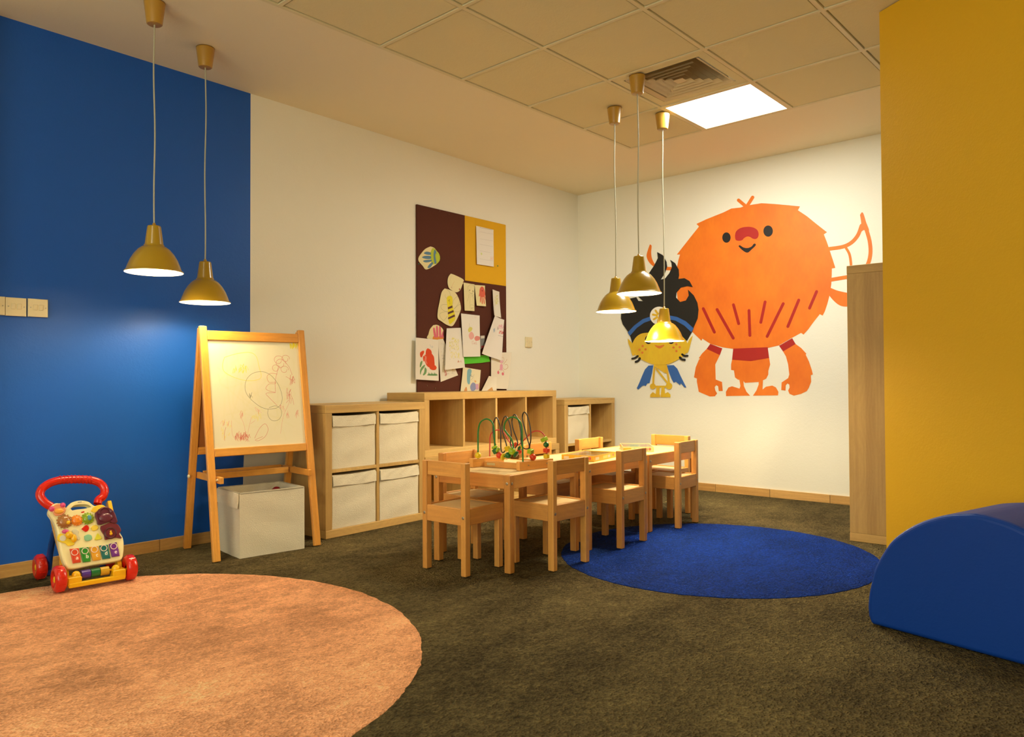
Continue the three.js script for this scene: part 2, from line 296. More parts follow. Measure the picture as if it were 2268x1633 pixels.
// ---------------------------------------------------------------- cube shelving: front faces +x, origin at floor centre of front edge
function shelfUnit(name, label, w, h, d, cols, rows, pos, turn, T = 0.048, t = 0.02) {
  const S = M.shelf;
  const o = thing(name, label, 'shelf', pos, turn);   // local: x towards viewer (front at 0, back at -d), z along width
  const n = cols; part(o, 'top_board', at(rbox(d, T, w, 0.003), -d / 2, h - T / 2, 0), S[0]); part(o, 'bottom_board', at(rbox(d, T, w, 0.003), -d / 2, T / 2, 0), S[2]);
  for (const s of [-1, 1]) part(o, 'side_panel', at(rbox(d - 0.002, h - 2 * T, T, 0.002, 1), -d / 2, h / 2, s * (w / 2 - T / 2)), S[1]);
  const iw = w - 2 * T, ih = h - 2 * T, cw = (iw - (n - 1) * t) / n, ch = (ih - (rows - 1) * t) / rows;
  for (let k = 1; k < n; k++) part(o, 'upright', at(rbox(d - 0.006, ih, t, 0.0015, 1), -d / 2 - 0.001, h / 2, -iw / 2 + k * (cw + t) - t / 2), S[k % 3]);
  for (let r = 1; r < rows; r++) for (let k = 0; k < n; k++) part(o, 'shelf_board', at(rbox(d - 0.008, t, cw - 0.001, 0.0015), -d / 2 - 0.001, T + r * (ch + t) - t / 2, -iw / 2 + k * (cw + t) + cw / 2), S[(k + r) % 3]);
  part(o, 'back_panel', at(box(0.006, ih, iw, 1), -d + 0.010, h / 2, 0), S[1]);
  return { o, cell: (c, r) => ({ z: -iw / 2 + c * (cw + t) + cw / 2, y: T + r * (ch + t), cw, ch }) };
}
const sh1 = shelfUnit('cube_shelf', 'light wood cube shelf holding four fabric boxes beside the easel', 0.815, 0.775, 0.385, 2, 2, [0.438, 0, 2.808], 0.03);
shelfUnit('long_shelf', 'long low open wood shelf carrying another shelf, behind the table', 1.497, 0.405, 0.40, 4, 1, [0.424, 0, 1.645], 0);
shelfUnit('long_shelf', 'long open wood shelf with four empty cubbies stacked under the pinboard', 1.470, 0.428, 0.378, 4, 1, [0.418, 0.4052, 1.660], 0);
const sh2 = shelfUnit('cube_shelf', 'light wood cube shelf with one fabric box in the room corner', 0.765, 0.755, 0.385, 2, 2, [0.405, 0, 0.412], 0);
{ // tall shelf seen from its end beside the yellow wall
  shelfUnit('tall_shelf', 'tall narrow light wood shelf standing end on beside the yellow wall', 0.80, 1.556, 0.385, 2, 4, [2.722, 0, 0.885], PI);
}
// fabric boxes
function softBox(w, h, d, seed) { // bulging fabric block, front towards +x
  const g = new THREE.BoxGeometry(d, h, w, 4, 14, 14), p = g.attributes.position, r = rng(seed), a = r() * 6, b = r() * 6;
  for (let i = 0; i < p.count; i++) {
    const x = p.getX(i) / d, y = p.getY(i) / h, z = p.getZ(i) / w;
    const bul = (1 - 4 * y * y) * (1 - 4 * z * z);
    if (x > 0.49) p.setX(i, p.getX(i) + bul * 0.004 + 0.0022 * Math.sin(y * 14 + z * 3 + a) * (1 - 3.6 * z * z) + 0.0012 * Math.sin(z * 17 + y * 9 + b));
    if (y > 0.49) p.setY(i, p.getY(i) - 0.006 * (1 - 4 * z * z) + 0.003 * z * Math.sin(a));
  }
  g.computeVertexNormals(); return metreUV(g);
}
function flapG(w, h, seed) {
  const g = new THREE.BoxGeometry(0.004, h, w, 1, 6, 18), p = g.attributes.position, r = rng(seed), a = r() * 6, q = r() * 6;
  for (let i = 0; i < p.count; i++) { const y = p.getY(i) / h + 0.5, z = p.getZ(i) / w; if (y < 0.99) p.setX(i, p.getX(i) + (1 - y) * (0.003 + 0.002 * Math.sin(z * 8 + a)) + 0.0016 * Math.sin(z * 21 + y * 5 + q)); if (y < 0.1) p.setY(i, p.getY(i) + 0.003 * Math.sin(z * 6 + a)); }
  g.computeVertexNormals(); return metreUV(g);
}
function fabricBox(sh, c, r, label, seed, dx = 0) {
  const e = sh.cell(c, r), w = e.cw - 0.014, h = e.ch - 0.014, d = 0.34;
  const p = V(-0.012 - d / 2 + dx, e.y + h / 2 + 0.0012, e.z + (rng(seed)() - 0.5) * 0.006).applyEuler(sh.o.rotation).add(sh.o.position);
  const o = thing('fabric_box', label, 'storage box', [p.x, p.y - h / 2, p.z], sh.o.rotation.y, 'cream fabric storage boxes');
  part(o, 'box_body', softBox(w, h, d, seed), M.fabric, [0, h / 2, 0]);
  part(o, 'folded_hem', flapG(w - 0.002, 0.062, seed + 1), M.fabric, [d / 2 + 0.006, h - 0.036, 0]);
}
fabricBox(sh1, 1, 1, 'cream fabric storage box in upper cubby nearest the easel', 1);
fabricBox(sh1, 0, 1, 'cream fabric storage box in upper cubby nearest the long shelf', 2, 0.002);
fabricBox(sh1, 1, 0, 'cream fabric storage box in bottom cubby nearest the easel', 3, 0.004);
fabricBox(sh1, 0, 0, 'cream fabric storage box in bottom cubby nearest the long shelf', 4, 0.006);
fabricBox(sh2, 1, 1, 'cream fabric storage box in the corner shelf by mural wall', 5);

// ---------------------------------------------------------------- play tables and chairs
function screwHead(o, x, y, z, axis) { const g = lathe([[0, 0.0022], [0.0045, 0.0022], [0.007, 0.001], [0.0075, 0], [0, 0]], 14); if (axis === 'x') g.rotateZ(-PI / 2); else g.rotateX(PI / 2); part(o, 'bolt', g, M.screw, [x - o.position.x, y - o.position.y, z - o.position.z]); }
function makeTable(label, pos, turn, k) {
  pos[1] = 0.0036;
  const o = thing('play_table', label, 'table', pos, turn, 'low pine play tables in a row'), w = 0.48, l = 0.63, h = 0.463, T = 0.036, P = M.pine;
  for (const [sx, sz] of [[-1, -1], [-1, 1], [1, -1], [1, 1]]) {
    const lg = part(o, 'leg', rbox(T, h, T, 0.004), P[(k + sx + sz + 4) % 4], [sx * (w / 2 - T / 2), h / 2, sz * (l / 2 - T / 2)]);
    if (sx > 0) screwHead(lg, w / 2, h - 0.04, sz * (l / 2 - 0.018), 'x');
    if (sz > 0) screwHead(lg, sx * (w / 2 - 0.018), h - 0.04, l / 2, 'z');
  }
  for (const s of [-1, 1]) {
    part(o, 'apron', rbox(0.018, 0.066, l - 2 * T, 0.003), P[(k + 1) % 4], [s * (w / 2 - 0.011), h - 0.034, 0]);
    part(o, 'apron', rbox(w - 2 * T, 0.066, 0.018, 0.003), P[(k + 2) % 4], [0, h - 0.034, s * (l / 2 - 0.011)]);
  }
  part(o, 'tabletop', rbox(w - 0.042, 0.008, l - 0.042, 0.001), M.seat, [0, h - 0.007, 0], 'pale laminated top');
}
makeTable('low pine play table carrying the bead maze toy', [1.501, 0, 2.828], 0.07, 0);
makeTable('middle low pine play table with yellow game box on top', [1.527, 0, 2.166], 0, 1);
makeTable('low pine play table nearest mural wall carrying teal game box', [1.527, 0, 1.520], 0, 2);
function makeChair(label, x, z, turn, k) { // faces local -z (back at +z), origin below seat centre
  const o = thing('child_chair', label, 'chair', [x, 0.0036, z], turn, 'small pine chairs around the play tables'), w = 0.283, d = 0.285, P = M.pine, T = 0.030, D = 0.036, ST = 0.312;
  for (const s of [-1, 1]) {
    const bp = part(o, 'back_post', rbox(T, 0.526, D, 0.004), P[k % 4], [s * (w / 2 - T / 2), 0.263, d / 2 - D / 2]);
    part(o, 'front_leg', rbox(T, ST - 0.076, D * 0.9, 0.003), P[(k + 1) % 4], [s * (w / 2 - T / 2 - 0.004), (ST - 0.076) / 2, -d / 2 + D * 0.45 + 0.006]);
    part(o, 'seat_rail', rbox(0.017, 0.078, d - D - 0.002, 0.003), P[(k + 2) % 4], [s * (w / 2 - 0.0105), ST - 0.039, -D / 2]);
    screwHead(bp, s * (w / 2 - T / 2), ST - 0.04, d / 2, 'z');
  }
  part(o, 'seat_rail', rbox(w - 2 * T - 0.001, 0.078, 0.017, 0.003), P[(k + 3) % 4], [0, ST - 0.039, d / 2 - 0.0105]);
  part(o, 'seat_rail', rbox(w - 0.040, 0.078, 0.017, 0.003), P[(k + 3) % 4], [0, ST - 0.039, -d / 2 + 0.0085]);
  part(o, 'seat', rbox(w - 0.040, 0.006, d - 0.042, 0.001), M.seat, [0, ST - 0.008, -0.002], 'pale laminated seat panel');
  part(o, 'backrest', rbox(w - 2 * T - 0.0005, 0.070, 0.016, 0.003), P[(k + 1) % 4], [0, 0.4905, d / 2 - 0.014]);
}
makeChair('pine chair at table end beside the bead maze, back to the orange rug', 1.499, 3.166, 0.02, 0);
makeChair('pine chair on the blue rug side, next to the bead maze', 1.752, 2.806, PI / 2 - 0.05, 1);
makeChair('pine chair on the blue rug side, at the middle table', 1.730, 2.187, PI / 2 + 0.03, 2);
makeChair('pine chair on the blue rug side, nearest the mural wall', 1.700, 1.480, PI / 2 + 0.05, 3);
makeChair('pine chair on the shelf side, next to the bead maze', 1.308, 2.868, -PI / 2, 2);
makeChair('pine chair on the shelf side, at the middle table', 1.316, 2.195, -PI / 2, 1);
makeChair('pine chair on the shelf side, nearest the corner shelf', 1.345, 1.655, -PI / 2, 0);
makeChair('pine chair at far table end with its back to the mural wall', 1.505, 1.200, PI, 1);

// ---------------------------------------------------------------- easel
const Z3 = crop(370, 690, 2.815);
const eF1 = V(0.494, 0, 3.914), eF2 = V(0.564, 0, 3.352), eE = eF2.clone().sub(eF1).normalize(), eW = V(-eE.z, 0, eE.x), LEAN = 0.16;
const eUp = V(-eW.x * Math.sin(LEAN), Math.cos(LEAN), -eW.z * Math.sin(LEAN));
const easelFrame = new Frame(eF1, eE, eUp);
function canvasOn(frame, a0, b0, a1, b1, ppm, bg, draw) { // canvas over a rectangle of the plane; draw gets a pen that takes photo pixels
  const c = document.createElement('canvas'), w = Math.max(8, Math.round((a1 - a0) * ppm)), h = Math.max(8, Math.round((b1 - b0) * ppm)); c.width = w; c.height = h;
  const x = c.getContext('2d'); if (bg) { x.fillStyle = bg; x.fillRect(0, 0, w, h); }
  const k = f => (u, v) => { const [a, b] = frame.hit(...f(u, v)); return [(a - a0) * ppm, h - (b - b0) * ppm]; };
  draw(x, k, ppm); const t = new THREE.CanvasTexture(c); t.colorSpace = THREE.SRGBColorSpace; return t;
}
const pen = (x, q) => ({
  line(pts, col, wd, closed) { x.strokeStyle = col; x.lineWidth = wd; x.lineCap = x.lineJoin = 'round'; x.beginPath(); smooth(x, pts.map(p => q(...p)), closed); x.stroke(); },
  fill(pts, col, sharp) { x.fillStyle = col; x.beginPath(); if (sharp) { pts.map(p => q(...p)).forEach((p, i) => i ? x.lineTo(...p) : x.moveTo(...p)); x.closePath(); } else smooth(x, pts.map(p => q(...p)), true); x.fill(); },
  dot(u, v, r, col) { const p = q(u, v), e = q(u + r, v); x.fillStyle = col; x.beginPath(); x.arc(p[0], p[1], Math.hypot(e[0] - p[0], e[1] - p[1]), 0, 7); x.fill(); },
  hatch(u0, v0, u1, v1, n, col, wd, seed) { const r = rng(seed); for (let i = 0; i < n; i++) { const a = u0 + (u1 - u0) * r(), b = v0 + (v1 - v0) * r(); this.line([[a, b], [a + (r() - 0.3) * 22, b - 14 - r() * 22], [a + (r() - 0.3) * 30, b + (r() - 0.5) * 14]], col, wd); } },
});
function smooth(x, P, closed) {
  const n = P.length; if (n < 3) { x.moveTo(...P[0]); x.lineTo(...P[n - 1]); return; }
  const g = i => closed ? P[(i + n) % n] : P[Math.max(0, Math.min(n - 1, i))];
  x.moveTo(...P[0]);
  for (let i = 0; i < (closed ? n : n - 1); i++) { const a = g(i - 1), b = g(i), c = g(i + 1), d = g(i + 2); x.bezierCurveTo(b[0] + (c[0] - a[0]) / 6, b[1] + (c[1] - a[1]) / 6, c[0] - (d[0] - b[0]) / 6, c[1] - (d[1] - b[1]) / 6, c[0], c[1]); }
}
function flatPanel(a0, b0, a1, b1, depth) { const g = new THREE.BoxGeometry(a1 - a0, b1 - b0, depth); g.translate((a0 + a1) / 2, (b0 + b1) / 2, 0); return g; }
{
  const o = thing('easel', 'wooden folding easel with scribbled whiteboard in front of blue wall', 'easel');
  o.position.set(eF1.x, 0, eF1.z); o.rotation.y = Math.atan2(-eE.z, eE.x); // local x along the front, local z towards the viewer
  const L = 0.566, leg = 1.222, P = M.easel, T = 0.040, D = 0.024;
  // front frame, leaning back
  const front = (g, n, m, label) => { const q = part(o, n, g, m, null, label); q.rotation.x = -LEAN; return q; };
  for (const s of [0, 1]) front(at(rbox(T, leg, D, 0.005), s * L, leg / 2 + 0.004, -0.008), 'front_leg', P[s]);
  front(at(rbox(L - T - 0.001, 0.052, 0.02, 0.004), L / 2, 1.177, -0.008), 'top_rail', P[1]);
  front(at(rbox(L - T - 0.001, 0.042, 0.02, 0.004), L / 2, 0.554, -0.008), 'bottom_rail', P[0]);
  const a0 = 0.0205, a1 = L - 0.0205, b0 = 0.573, b1 = 1.1515;
  const tex = canvasOn(easelFrame, a0, b0, a1, b1, 1700, '#efe6c6', (x, k) => {
    const p = pen(x, k(Z3)), R = 'rgba(205,95,80,0.75)', Rl = 'rgba(222,130,110,0.5)', Y = 'rgba(246,222,70,0.55)', K = 'rgba(92,84,44,0.9)';
    x.globalAlpha = 0.25; for (let i = 0; i < 16; i++) { const r = rng(i + 60); p.line([[300 + r() * 500, 240 + r() * 560], [300 + r() * 500, 240 + r() * 560], [300 + r() * 500, 240 + r() * 560]], 'rgba(230,215,150,0.35)', 18); } x.globalAlpha = 1;
    p.line([[362, 285], [350, 330], [358, 370], [400, 400], [470, 425], [540, 430], [590, 410], [578, 345], [560, 280], [520, 255], [440, 262], [362, 285]], Y, 6);
    p.hatch(405, 340, 500, 385, 14, Y, 5, 4); p.hatch(765, 215, 808, 232, 14, 'rgba(244,226,40,0.7)', 5, 9); p.hatch(340, 700, 410, 800, 8, 'rgba(240,215,90,0.5)', 4, 8); p.hatch(520, 640, 600, 690, 7, 'rgba(240,225,90,0.5)', 4, 18);
    p.line([[625, 608], [580, 590], [520, 540], [492, 490], [497, 430], [530, 390], [580, 374], [620, 380], [660, 405], [700, 460], [722, 530], [715, 575], [690, 600], [650, 608], [625, 608]], K, 2.6);
    p.line([[640, 600], [680, 588], [710, 605], [718, 640], [702, 672], [670, 682], [645, 668], [632, 640], [634, 608]], K, 2.4); p.hatch(515, 535, 525, 540, 3, K, 2, 3);
    p.line([[690, 585], [645, 540], [622, 510], [680, 505], [640, 495], [620, 478], [640, 452], [675, 450], [680, 440], [640, 440], [628, 405], [650, 385], [690, 390]], R, 3);
    p.line([[680, 500], [678, 440], [690, 380], [700, 340]], R, 3); for (const [u, v, r] of [[682, 352, 20], [712, 322, 26], [742, 292, 20], [735, 360, 20], [698, 300, 24]]) p.line(Array.from({ length: 14 }, (_, i) => [u + Math.cos(i / 2) * r * (0.8 + 0.04 * i), v + Math.sin(i / 2) * r]), R, 3);
    p.line([[735, 310], [765, 345], [784, 395]], R, 3); p.line([[745, 405], [790, 430]], R, 3); p.hatch(762, 425, 795, 460, 8, R, 2.6, 5); p.hatch(748, 505, 780, 575, 10, R, 2.6, 6); p.line([[780, 500], [765, 570], [730, 650], [712, 760]], Rl, 3);
    p.hatch(805, 640, 830, 665, 5, Rl, 3, 7); p.hatch(748, 640, 758, 680, 4, Rl, 3, 17); p.hatch(700, 600, 735, 630, 5, Rl, 3, 27);
    p.line([[370, 722], [360, 770], [364, 805]], R, 3); p.line([[405, 680], [410, 760], [425, 790]], Rl, 3); p.line([[460, 650], [482, 700], [492, 750]], Rl, 3); p.line([[530, 660], [515, 720], [505, 770]], Rl, 3);
    p.hatch(420, 780, 515, 812, 34, R, 2.6, 11); p.line([[550, 790], [580, 730], [615, 700], [634, 735], [615, 780], [575, 805], [555, 800], [600, 780]], R, 3); p.hatch(455, 650, 475, 670, 4, Rl, 3, 12); p.line([[525, 700], [552, 680]], Rl, 3); p.hatch(330, 690, 420, 720, 5, Rl, 2.5, 33); p.hatch(560, 620, 590, 640, 4, Rl, 2.5, 34);
  });
  const wb = MP({ map: tex, roughness: 0.28, clearcoat: 0.2 });
  front(flatPanel(a0, b0, a1, b1, 0.008).translate(0, 0, -0.012), 'whiteboard', wb, 'white board with red yellow and dark scribbles');
  // rear frame, leaning forward to the hinge
  const zt = -Math.sin(LEAN) * leg - 0.022, zr = -0.425, rl = Math.atan2(zr - zt, 1.195), rlen = Math.hypot(zr - zt, 1.195);
  const rear = (g, n, m) => { const q = part(o, n, g, m); q.position.set(0, 0.0, zr); q.rotation.x = -rl; return q; };
  for (const s of [0, 1]) rear(at(rbox(T, rlen, D, 0.005), s * L, rlen / 2 + 0.004, 0), 'rear_leg', P[1 - s]);
  rear(at(rbox(L - T - 0.001, 0.05, 0.02, 0.004), L / 2, rlen - 0.07, 0), 'top_rail', P[0]); rear(at(rbox(L - T - 0.001, 0.042, 0.02, 0.004), L / 2, 0.55, 0), 'bottom_rail', P[1]);
  rear(at(new THREE.BoxGeometry(L - T - 0.001, 0.572, 0.006), L / 2, 0.858, 0), 'rear_board', M.hardboard);
  for (const s of [0, 1]) { const hp = [s * L, Math.cos(LEAN) * leg - 0.01, (zt - Math.sin(LEAN) * leg) / 2 - 0.006]; part(o, 'hinge_plate', rbox(0.03, 0.03, 0.03, 0.006), M.plastic, hp); }
  // tray frame between the four legs
  const y0 = 0.408, zf = -Math.sin(LEAN) * 0.41 + 0.028, zb = -0.40 + (0.41 / 1.195) * (zt - zr) - 0.02;
  for (const s of [0, 1]) {
    const xx = s ? L - T / 2 - 0.014 : T / 2 + 0.014;
    const g = rbox(0.020, 0.034, zf - zb + 0.03, 0.003); const q = part(o, 'tray_arm', g, P[s], [xx, y0, (zf + zb) / 2]);
    const kg = lathe([[0, 0], [0.008, 0], [0.010, 0.006], [0.007, 0.012], [0, 0.013]], 14); kg.rotateZ(s ? -PI / 2 : PI / 2);
    part(o, 'dowel_end', kg, M.plastic, [s ? L + T / 2 : -T / 2, y0, zb + 0.02]);
    const pg = cyl(0.006, 0.006, 0.012, 12); pg.rotateZ(PI / 2); part(o, 'dowel', pg, M.plastic, [s ? L - T / 2 - 0.002 : T / 2 + 0.002, y0 + 0.002, zf - 0.016]);
  }
  part(o, 'tray_bar', rbox(L - T - 0.07, 0.034, 0.02, 0.003), P[0], [L / 2, y0, zb + 0.10]); part(o, 'tray_bar', rbox(L - T - 0.07, 0.034, 0.02, 0.003), P[1], [L / 2, y0 + 0.006, zb + 0.01]);
}
{ // open fabric bin below the easel
  const e = V(0.563 - 0.515, 0, 3.432 - 3.796).normalize(), turn = Math.atan2(-e.z, e.x), w = 0.366, d = 0.30, h = 0.335, t = 0.008;
  const o = thing('open_fabric_bin', 'open cream fabric bin on the floor under the easel', 'storage bin'); o.position.set(0.509, 0.001, 3.796); o.rotation.y = turn; // local x along the front, z to the viewer
  const wallG = (W2, hh, tt, s) => { const g = new THREE.BoxGeometry(W2, hh, tt, 16, 14, 1), p = g.attributes.position, r = rng(s), a = r() * 6; for (let i = 0; i < p.count; i++) { const x = p.getX(i) / W2, y = p.getY(i) / hh; p.setZ(i, p.getZ(i) + (0.0024 * Math.sin(y * 12 + x * 4 + a) + 0.0014 * Math.sin(x * 15 - y * 6 + a)) * (1 - 4 * x * x) * (y < 0.45 ? 1 : 0.3)); } g.computeVertexNormals(); return metreUV(g); };
  part(o, 'front_side', wallG(w, h, t, 71), M.fabric, [w / 2, h / 2, -t / 2 - 0.003]); part(o, 'rear_side', wallG(w, h, t, 72), M.fabric, [w / 2, h / 2, -d + t / 2]);
  for (const s of [0, 1]) part(o, 'end_side', rot(wallG(d - 2 * t - 0.004, h, t, 73 + s), 0, PI / 2), M.fabric, [s ? w - t / 2 : t / 2, h / 2, -d / 2]);
  part(o, 'base', box(w - 2 * t, 0.006, d - 2 * t), M.fabric, [w / 2, 0.003, -d / 2]);
  const f = flapG(d - 0.012, 0.075, 79); f.rotateY(PI); part(o, 'folded_hem', f, M.fabric, [-0.0055, h - 0.038, -d / 2]);
  const rim = [[0.003, h, -0.005], [w - 0.003, h, -0.005], [w - 0.003, h, -d + 0.003], [0.003, h, -d + 0.003]], rg = [];
  for (let k = 0; k < 4; k++) rg.push(tube([rim[k], rim[(k + 1) % 4]], 0.0045, 8, 8)); part(o, 'rim_piping', mergeGeometries(rg), M.fabric);
  const b = V(0.30, 0.0, -0.21).applyAxisAngle(V(0, 1, 0), turn).add(o.position);
  const bt = thing('toy_skittle', 'dark red plastic toy skittle standing inside the open fabric bin', 'toy', [b.x, 0.0085, b.z]);
  part(bt, 'skittle_body', lathe([[0, 0], [0.034, 0], [0.038, 0.01], [0.045, 0.10], [0.036, 0.19], [0.020, 0.235], [0.019, 0.25], [0.029, 0.275], [0.026, 0.30], [0.012, 0.313], [0, 0.315]], 28), plain('#8a1420', 0.4));
  part(bt, 'neck_band', new THREE.TorusGeometry(0.0205, 0.003, 6, 24).rotateX(PI / 2), plain('#e8dcc0', 0.4), [0, 0.243, 0]);
}

// ---------------------------------------------------------------- pinboard and its papers
const board = { z0: 2.078, z1: 1.068, y0: 0.70, y1: 2.211, zm: 1.566, ym: 1.699 };
{
  const o = thing('pinboard', 'brown and yellow felt pinboard covered with drawings on left wall', 'pinboard', [0, 0, 0]);
  const slab = (z0, z1, y0, y1, m, n) => part(o, n, rbox(0.014, y1 - y0, z0 - z1, 0.002), m, [0.0075, (y0 + y1) / 2, (z0 + z1) / 2]);
  const B = board; slab(B.z0, B.zm, 1.204, B.y1, M.boardBrown, 'brown_panel'); slab(B.z0, B.zm, B.y0, 1.2038, M.boardBrown, 'brown_panel');
  slab(B.zm - 0.0005, B.z1, B.ym, B.y1, M.boardYellow, 'yellow_panel'); slab(B.zm - 0.0003, B.z1, 1.19, B.ym - 0.0005, M.boardBrown, 'brown_panel'); slab(B.zm - 0.0003, B.z1, B.y0, 1.1897, M.boardBrown, 'brown_panel');
  for (const [u, v, c] of [[842, 553, '#3f7d4a'], [234, 537, '#2f6b55'], [395, 130, '#6b3a1c'], [298, 1475, '#6b4a2c'], [360, 1495, '#6b4a2c'], [465, 155, '#6b3a1c']]) { const [a, b] = wallL.hit(860 + u / 3.474, 430 + v / 3.474, 0.016); const g = lathe([[0, 0.006], [0.004, 0.005], [0.0055, 0.002], [0.0055, 0], [0, 0]], 12); g.rotateZ(-PI / 2); part(o, 'pushpin', g, plain(c, 0.35), [0.0146, b, -a]); }
}
const Z4 = crop(915, 720, 9.861), Z5 = crop(915, 540, 8.595), ZB = crop(860, 430, 3.474);
let paperLayer = 0;
// paper pinned to the board: outline given in photo pixels on the board's plane
function paper(label, zoom, poly, opt, draw) {
  const off = 0.017 + 0.0022 * (opt.layer ?? 0), pts = poly.map(p => wallL.hit(...zoom(...p), off)), bg = opt.bg ?? '#ece6da';
  const A = pts.map(p => p[0]), B = pts.map(p => p[1]), a0 = Math.min(...A), a1 = Math.max(...A), b0 = Math.min(...B), b1 = Math.max(...B), cx = (a0 + a1) / 2, cy = (b0 + b1) / 2;
  const tex = canvasOn(wallL, a0, b0, a1, b1, 1500, bg, (x, k) => draw(pen(x, k(zoom)), x)); let g;
  if (poly.length === 4 && opt.curl) { // bottom corner or edge lifts away from the board
    const n = 14, pos = [], uv = [], idx = [], c = opt.curl;
    for (let j = 0; j <= n; j++) for (let i = 0; i <= n; i++) {
      const s = i / n, t = j / n; const q = [0, 1].map(m => (pts[0][m] * (1 - s) + pts[1][m] * s) * (1 - t) + (pts[3][m] * (1 - s) + pts[2][m] * s) * t);
      const lift = c.edge * t * t + c.left * Math.pow(Math.max(0, 1 - s * 1.4), 2) + c.right * Math.pow(Math.max(0, 1 - (1 - s) * 1.4), 2) + 0.0016 * Math.sin(s * 5 + t * 4);
      pos.push(q[0] - cx, q[1] - cy, 0.0012 + lift); uv.push((q[0] - a0) / (a1 - a0), (q[1] - b0) / (b1 - b0));
    }
    for (let j = 0; j < n; j++) for (let i = 0; i < n; i++) { const k = j * (n + 1) + i; idx.push(k, k + n + 1, k + 1, k + 1, k + n + 1, k + n + 2); }
    g = new THREE.BufferGeometry(); g.setAttribute('position', new THREE.Float32BufferAttribute(pos, 3)); g.setAttribute('uv', new THREE.Float32BufferAttribute(uv, 2)); g.setIndex(idx); g.computeVertexNormals();
  } else {
    const sh = new THREE.Shape(); if (opt.round) { sh.moveTo(...pts[0]); sh.splineThru([...pts.slice(1), pts[0]].map(p => new THREE.Vector2(...p))); } else pts.forEach((p, i) => i ? sh.lineTo(...p) : sh.moveTo(...p));
    g = new THREE.ExtrudeGeometry(sh, { depth: 0.0009, bevelEnabled: false, curveSegments: 6 }); const p = g.attributes.position, uv = new Float32Array(p.count * 2);
    for (let i = 0; i < p.count; i++) { uv[2 * i] = (p.getX(i) - a0) / (a1 - a0); uv[2 * i + 1] = (p.getY(i) - b0) / (b1 - b0); } g.setAttribute('uv', new THREE.BufferAttribute(uv, 2)); g.translate(-cx, -cy, 0);
  }
  solo(opt.name ?? 'drawing', g, MS({ map: tex, roughness: 0.85, side: THREE.DoubleSide }), label, opt.cat ?? 'drawing', [off, cy, -cx], PI / 2, 'papers pinned to the pinboard');
}
const OLD = '#e6d8a2';
paper('white typed notice sheet pinned on the yellow panel', ZB, [[672, 245], [810, 275], [806, 560], [675, 540]], { curl: { edge: 0.006, left: 0.004, right: 0 }, name: 'notice_sheet', cat: 'notice', bg: '#ece5da' }, (p) => {
  const r = rng(5); for (const [v, n] of [[260, 1], [292, 2], [345, 1], [388, 1], [438, 0.8], [500, 1]]) for (let i = 0; i < 16 * n; i++) { const u = 688 + i * 6.5; p.line([[u, v + (u - 688) * 0.17 + r() * 2], [u + 3 + r() * 2, v + (u - 688) * 0.17 + r() * 2]], v === 260 ? 'rgba(70,60,60,0.9)' : 'rgba(120,110,105,0.8)', v === 260 ? 2.4 : 1.5); }
  p.hatch(765, 505, 785, 520, 6, 'rgba(225,130,90,0.6)', 1.2, 3); p.dot(702, 462, 6, 'rgba(190,215,90,0.55)');
});
paper('handprint fish drawing in blue and lime on cut cream paper', Z5, [[330, 52], [400, 80], [450, 140], [490, 190], [512, 270], [490, 340], [400, 420], [250, 492], [180, 420], [105, 330], [105, 260], [150, 190], [230, 100]], { round: true, bg: OLD }, p => {
  p.fill([[470, 180], [495, 250], [495, 330], [440, 380], [330, 390], [300, 270], [300, 170], [340, 90], [390, 110]], '#b7c43a'); for (const q of [[[175, 185], [225, 158], [300, 175], [300, 215], [220, 210]], [[140, 265], [200, 238], [300, 245], [300, 290], [210, 292]], [[160, 335], [220, 315], [320, 315], [300, 345], [210, 360]], [[245, 460], [270, 410], [330, 360], [345, 385], [290, 460]], [[375, 125], [410, 165], [390, 230], [410, 370], [375, 370], [358, 230]]]) { p.fill(q, '#5f86a0'); p.line(q, '#48677a', 1.5, true); }
  p.line([[485, 250], [470, 290], [486, 320]], '#5a6a2a', 2); p.line([[410, 190], [430, 200]], '#40502a', 2);
});
paper('cream paper cutout curling away from the board', Z5, [[715, 570], [800, 600], [960, 690], [930, 800], [890, 890], [820, 925], [740, 890], [680, 840], [655, 740], [668, 640]], { round: true, bg: OLD, layer: 1 }, p => {
  p.line([[750, 720], [720, 780], [690, 850]], 'rgba(220,160,100,0.7)', 3); p.dot(930, 740, 16, '#a86a48'); p.dot(905, 790, 9, '#b87a50'); p.dot(848, 872, 12, '#a85a44'); p.line([[690, 830], [705, 850]], '#a06a80', 4); p.line([[690, 620], [670, 700]], '#c8bf8a', 2);
});
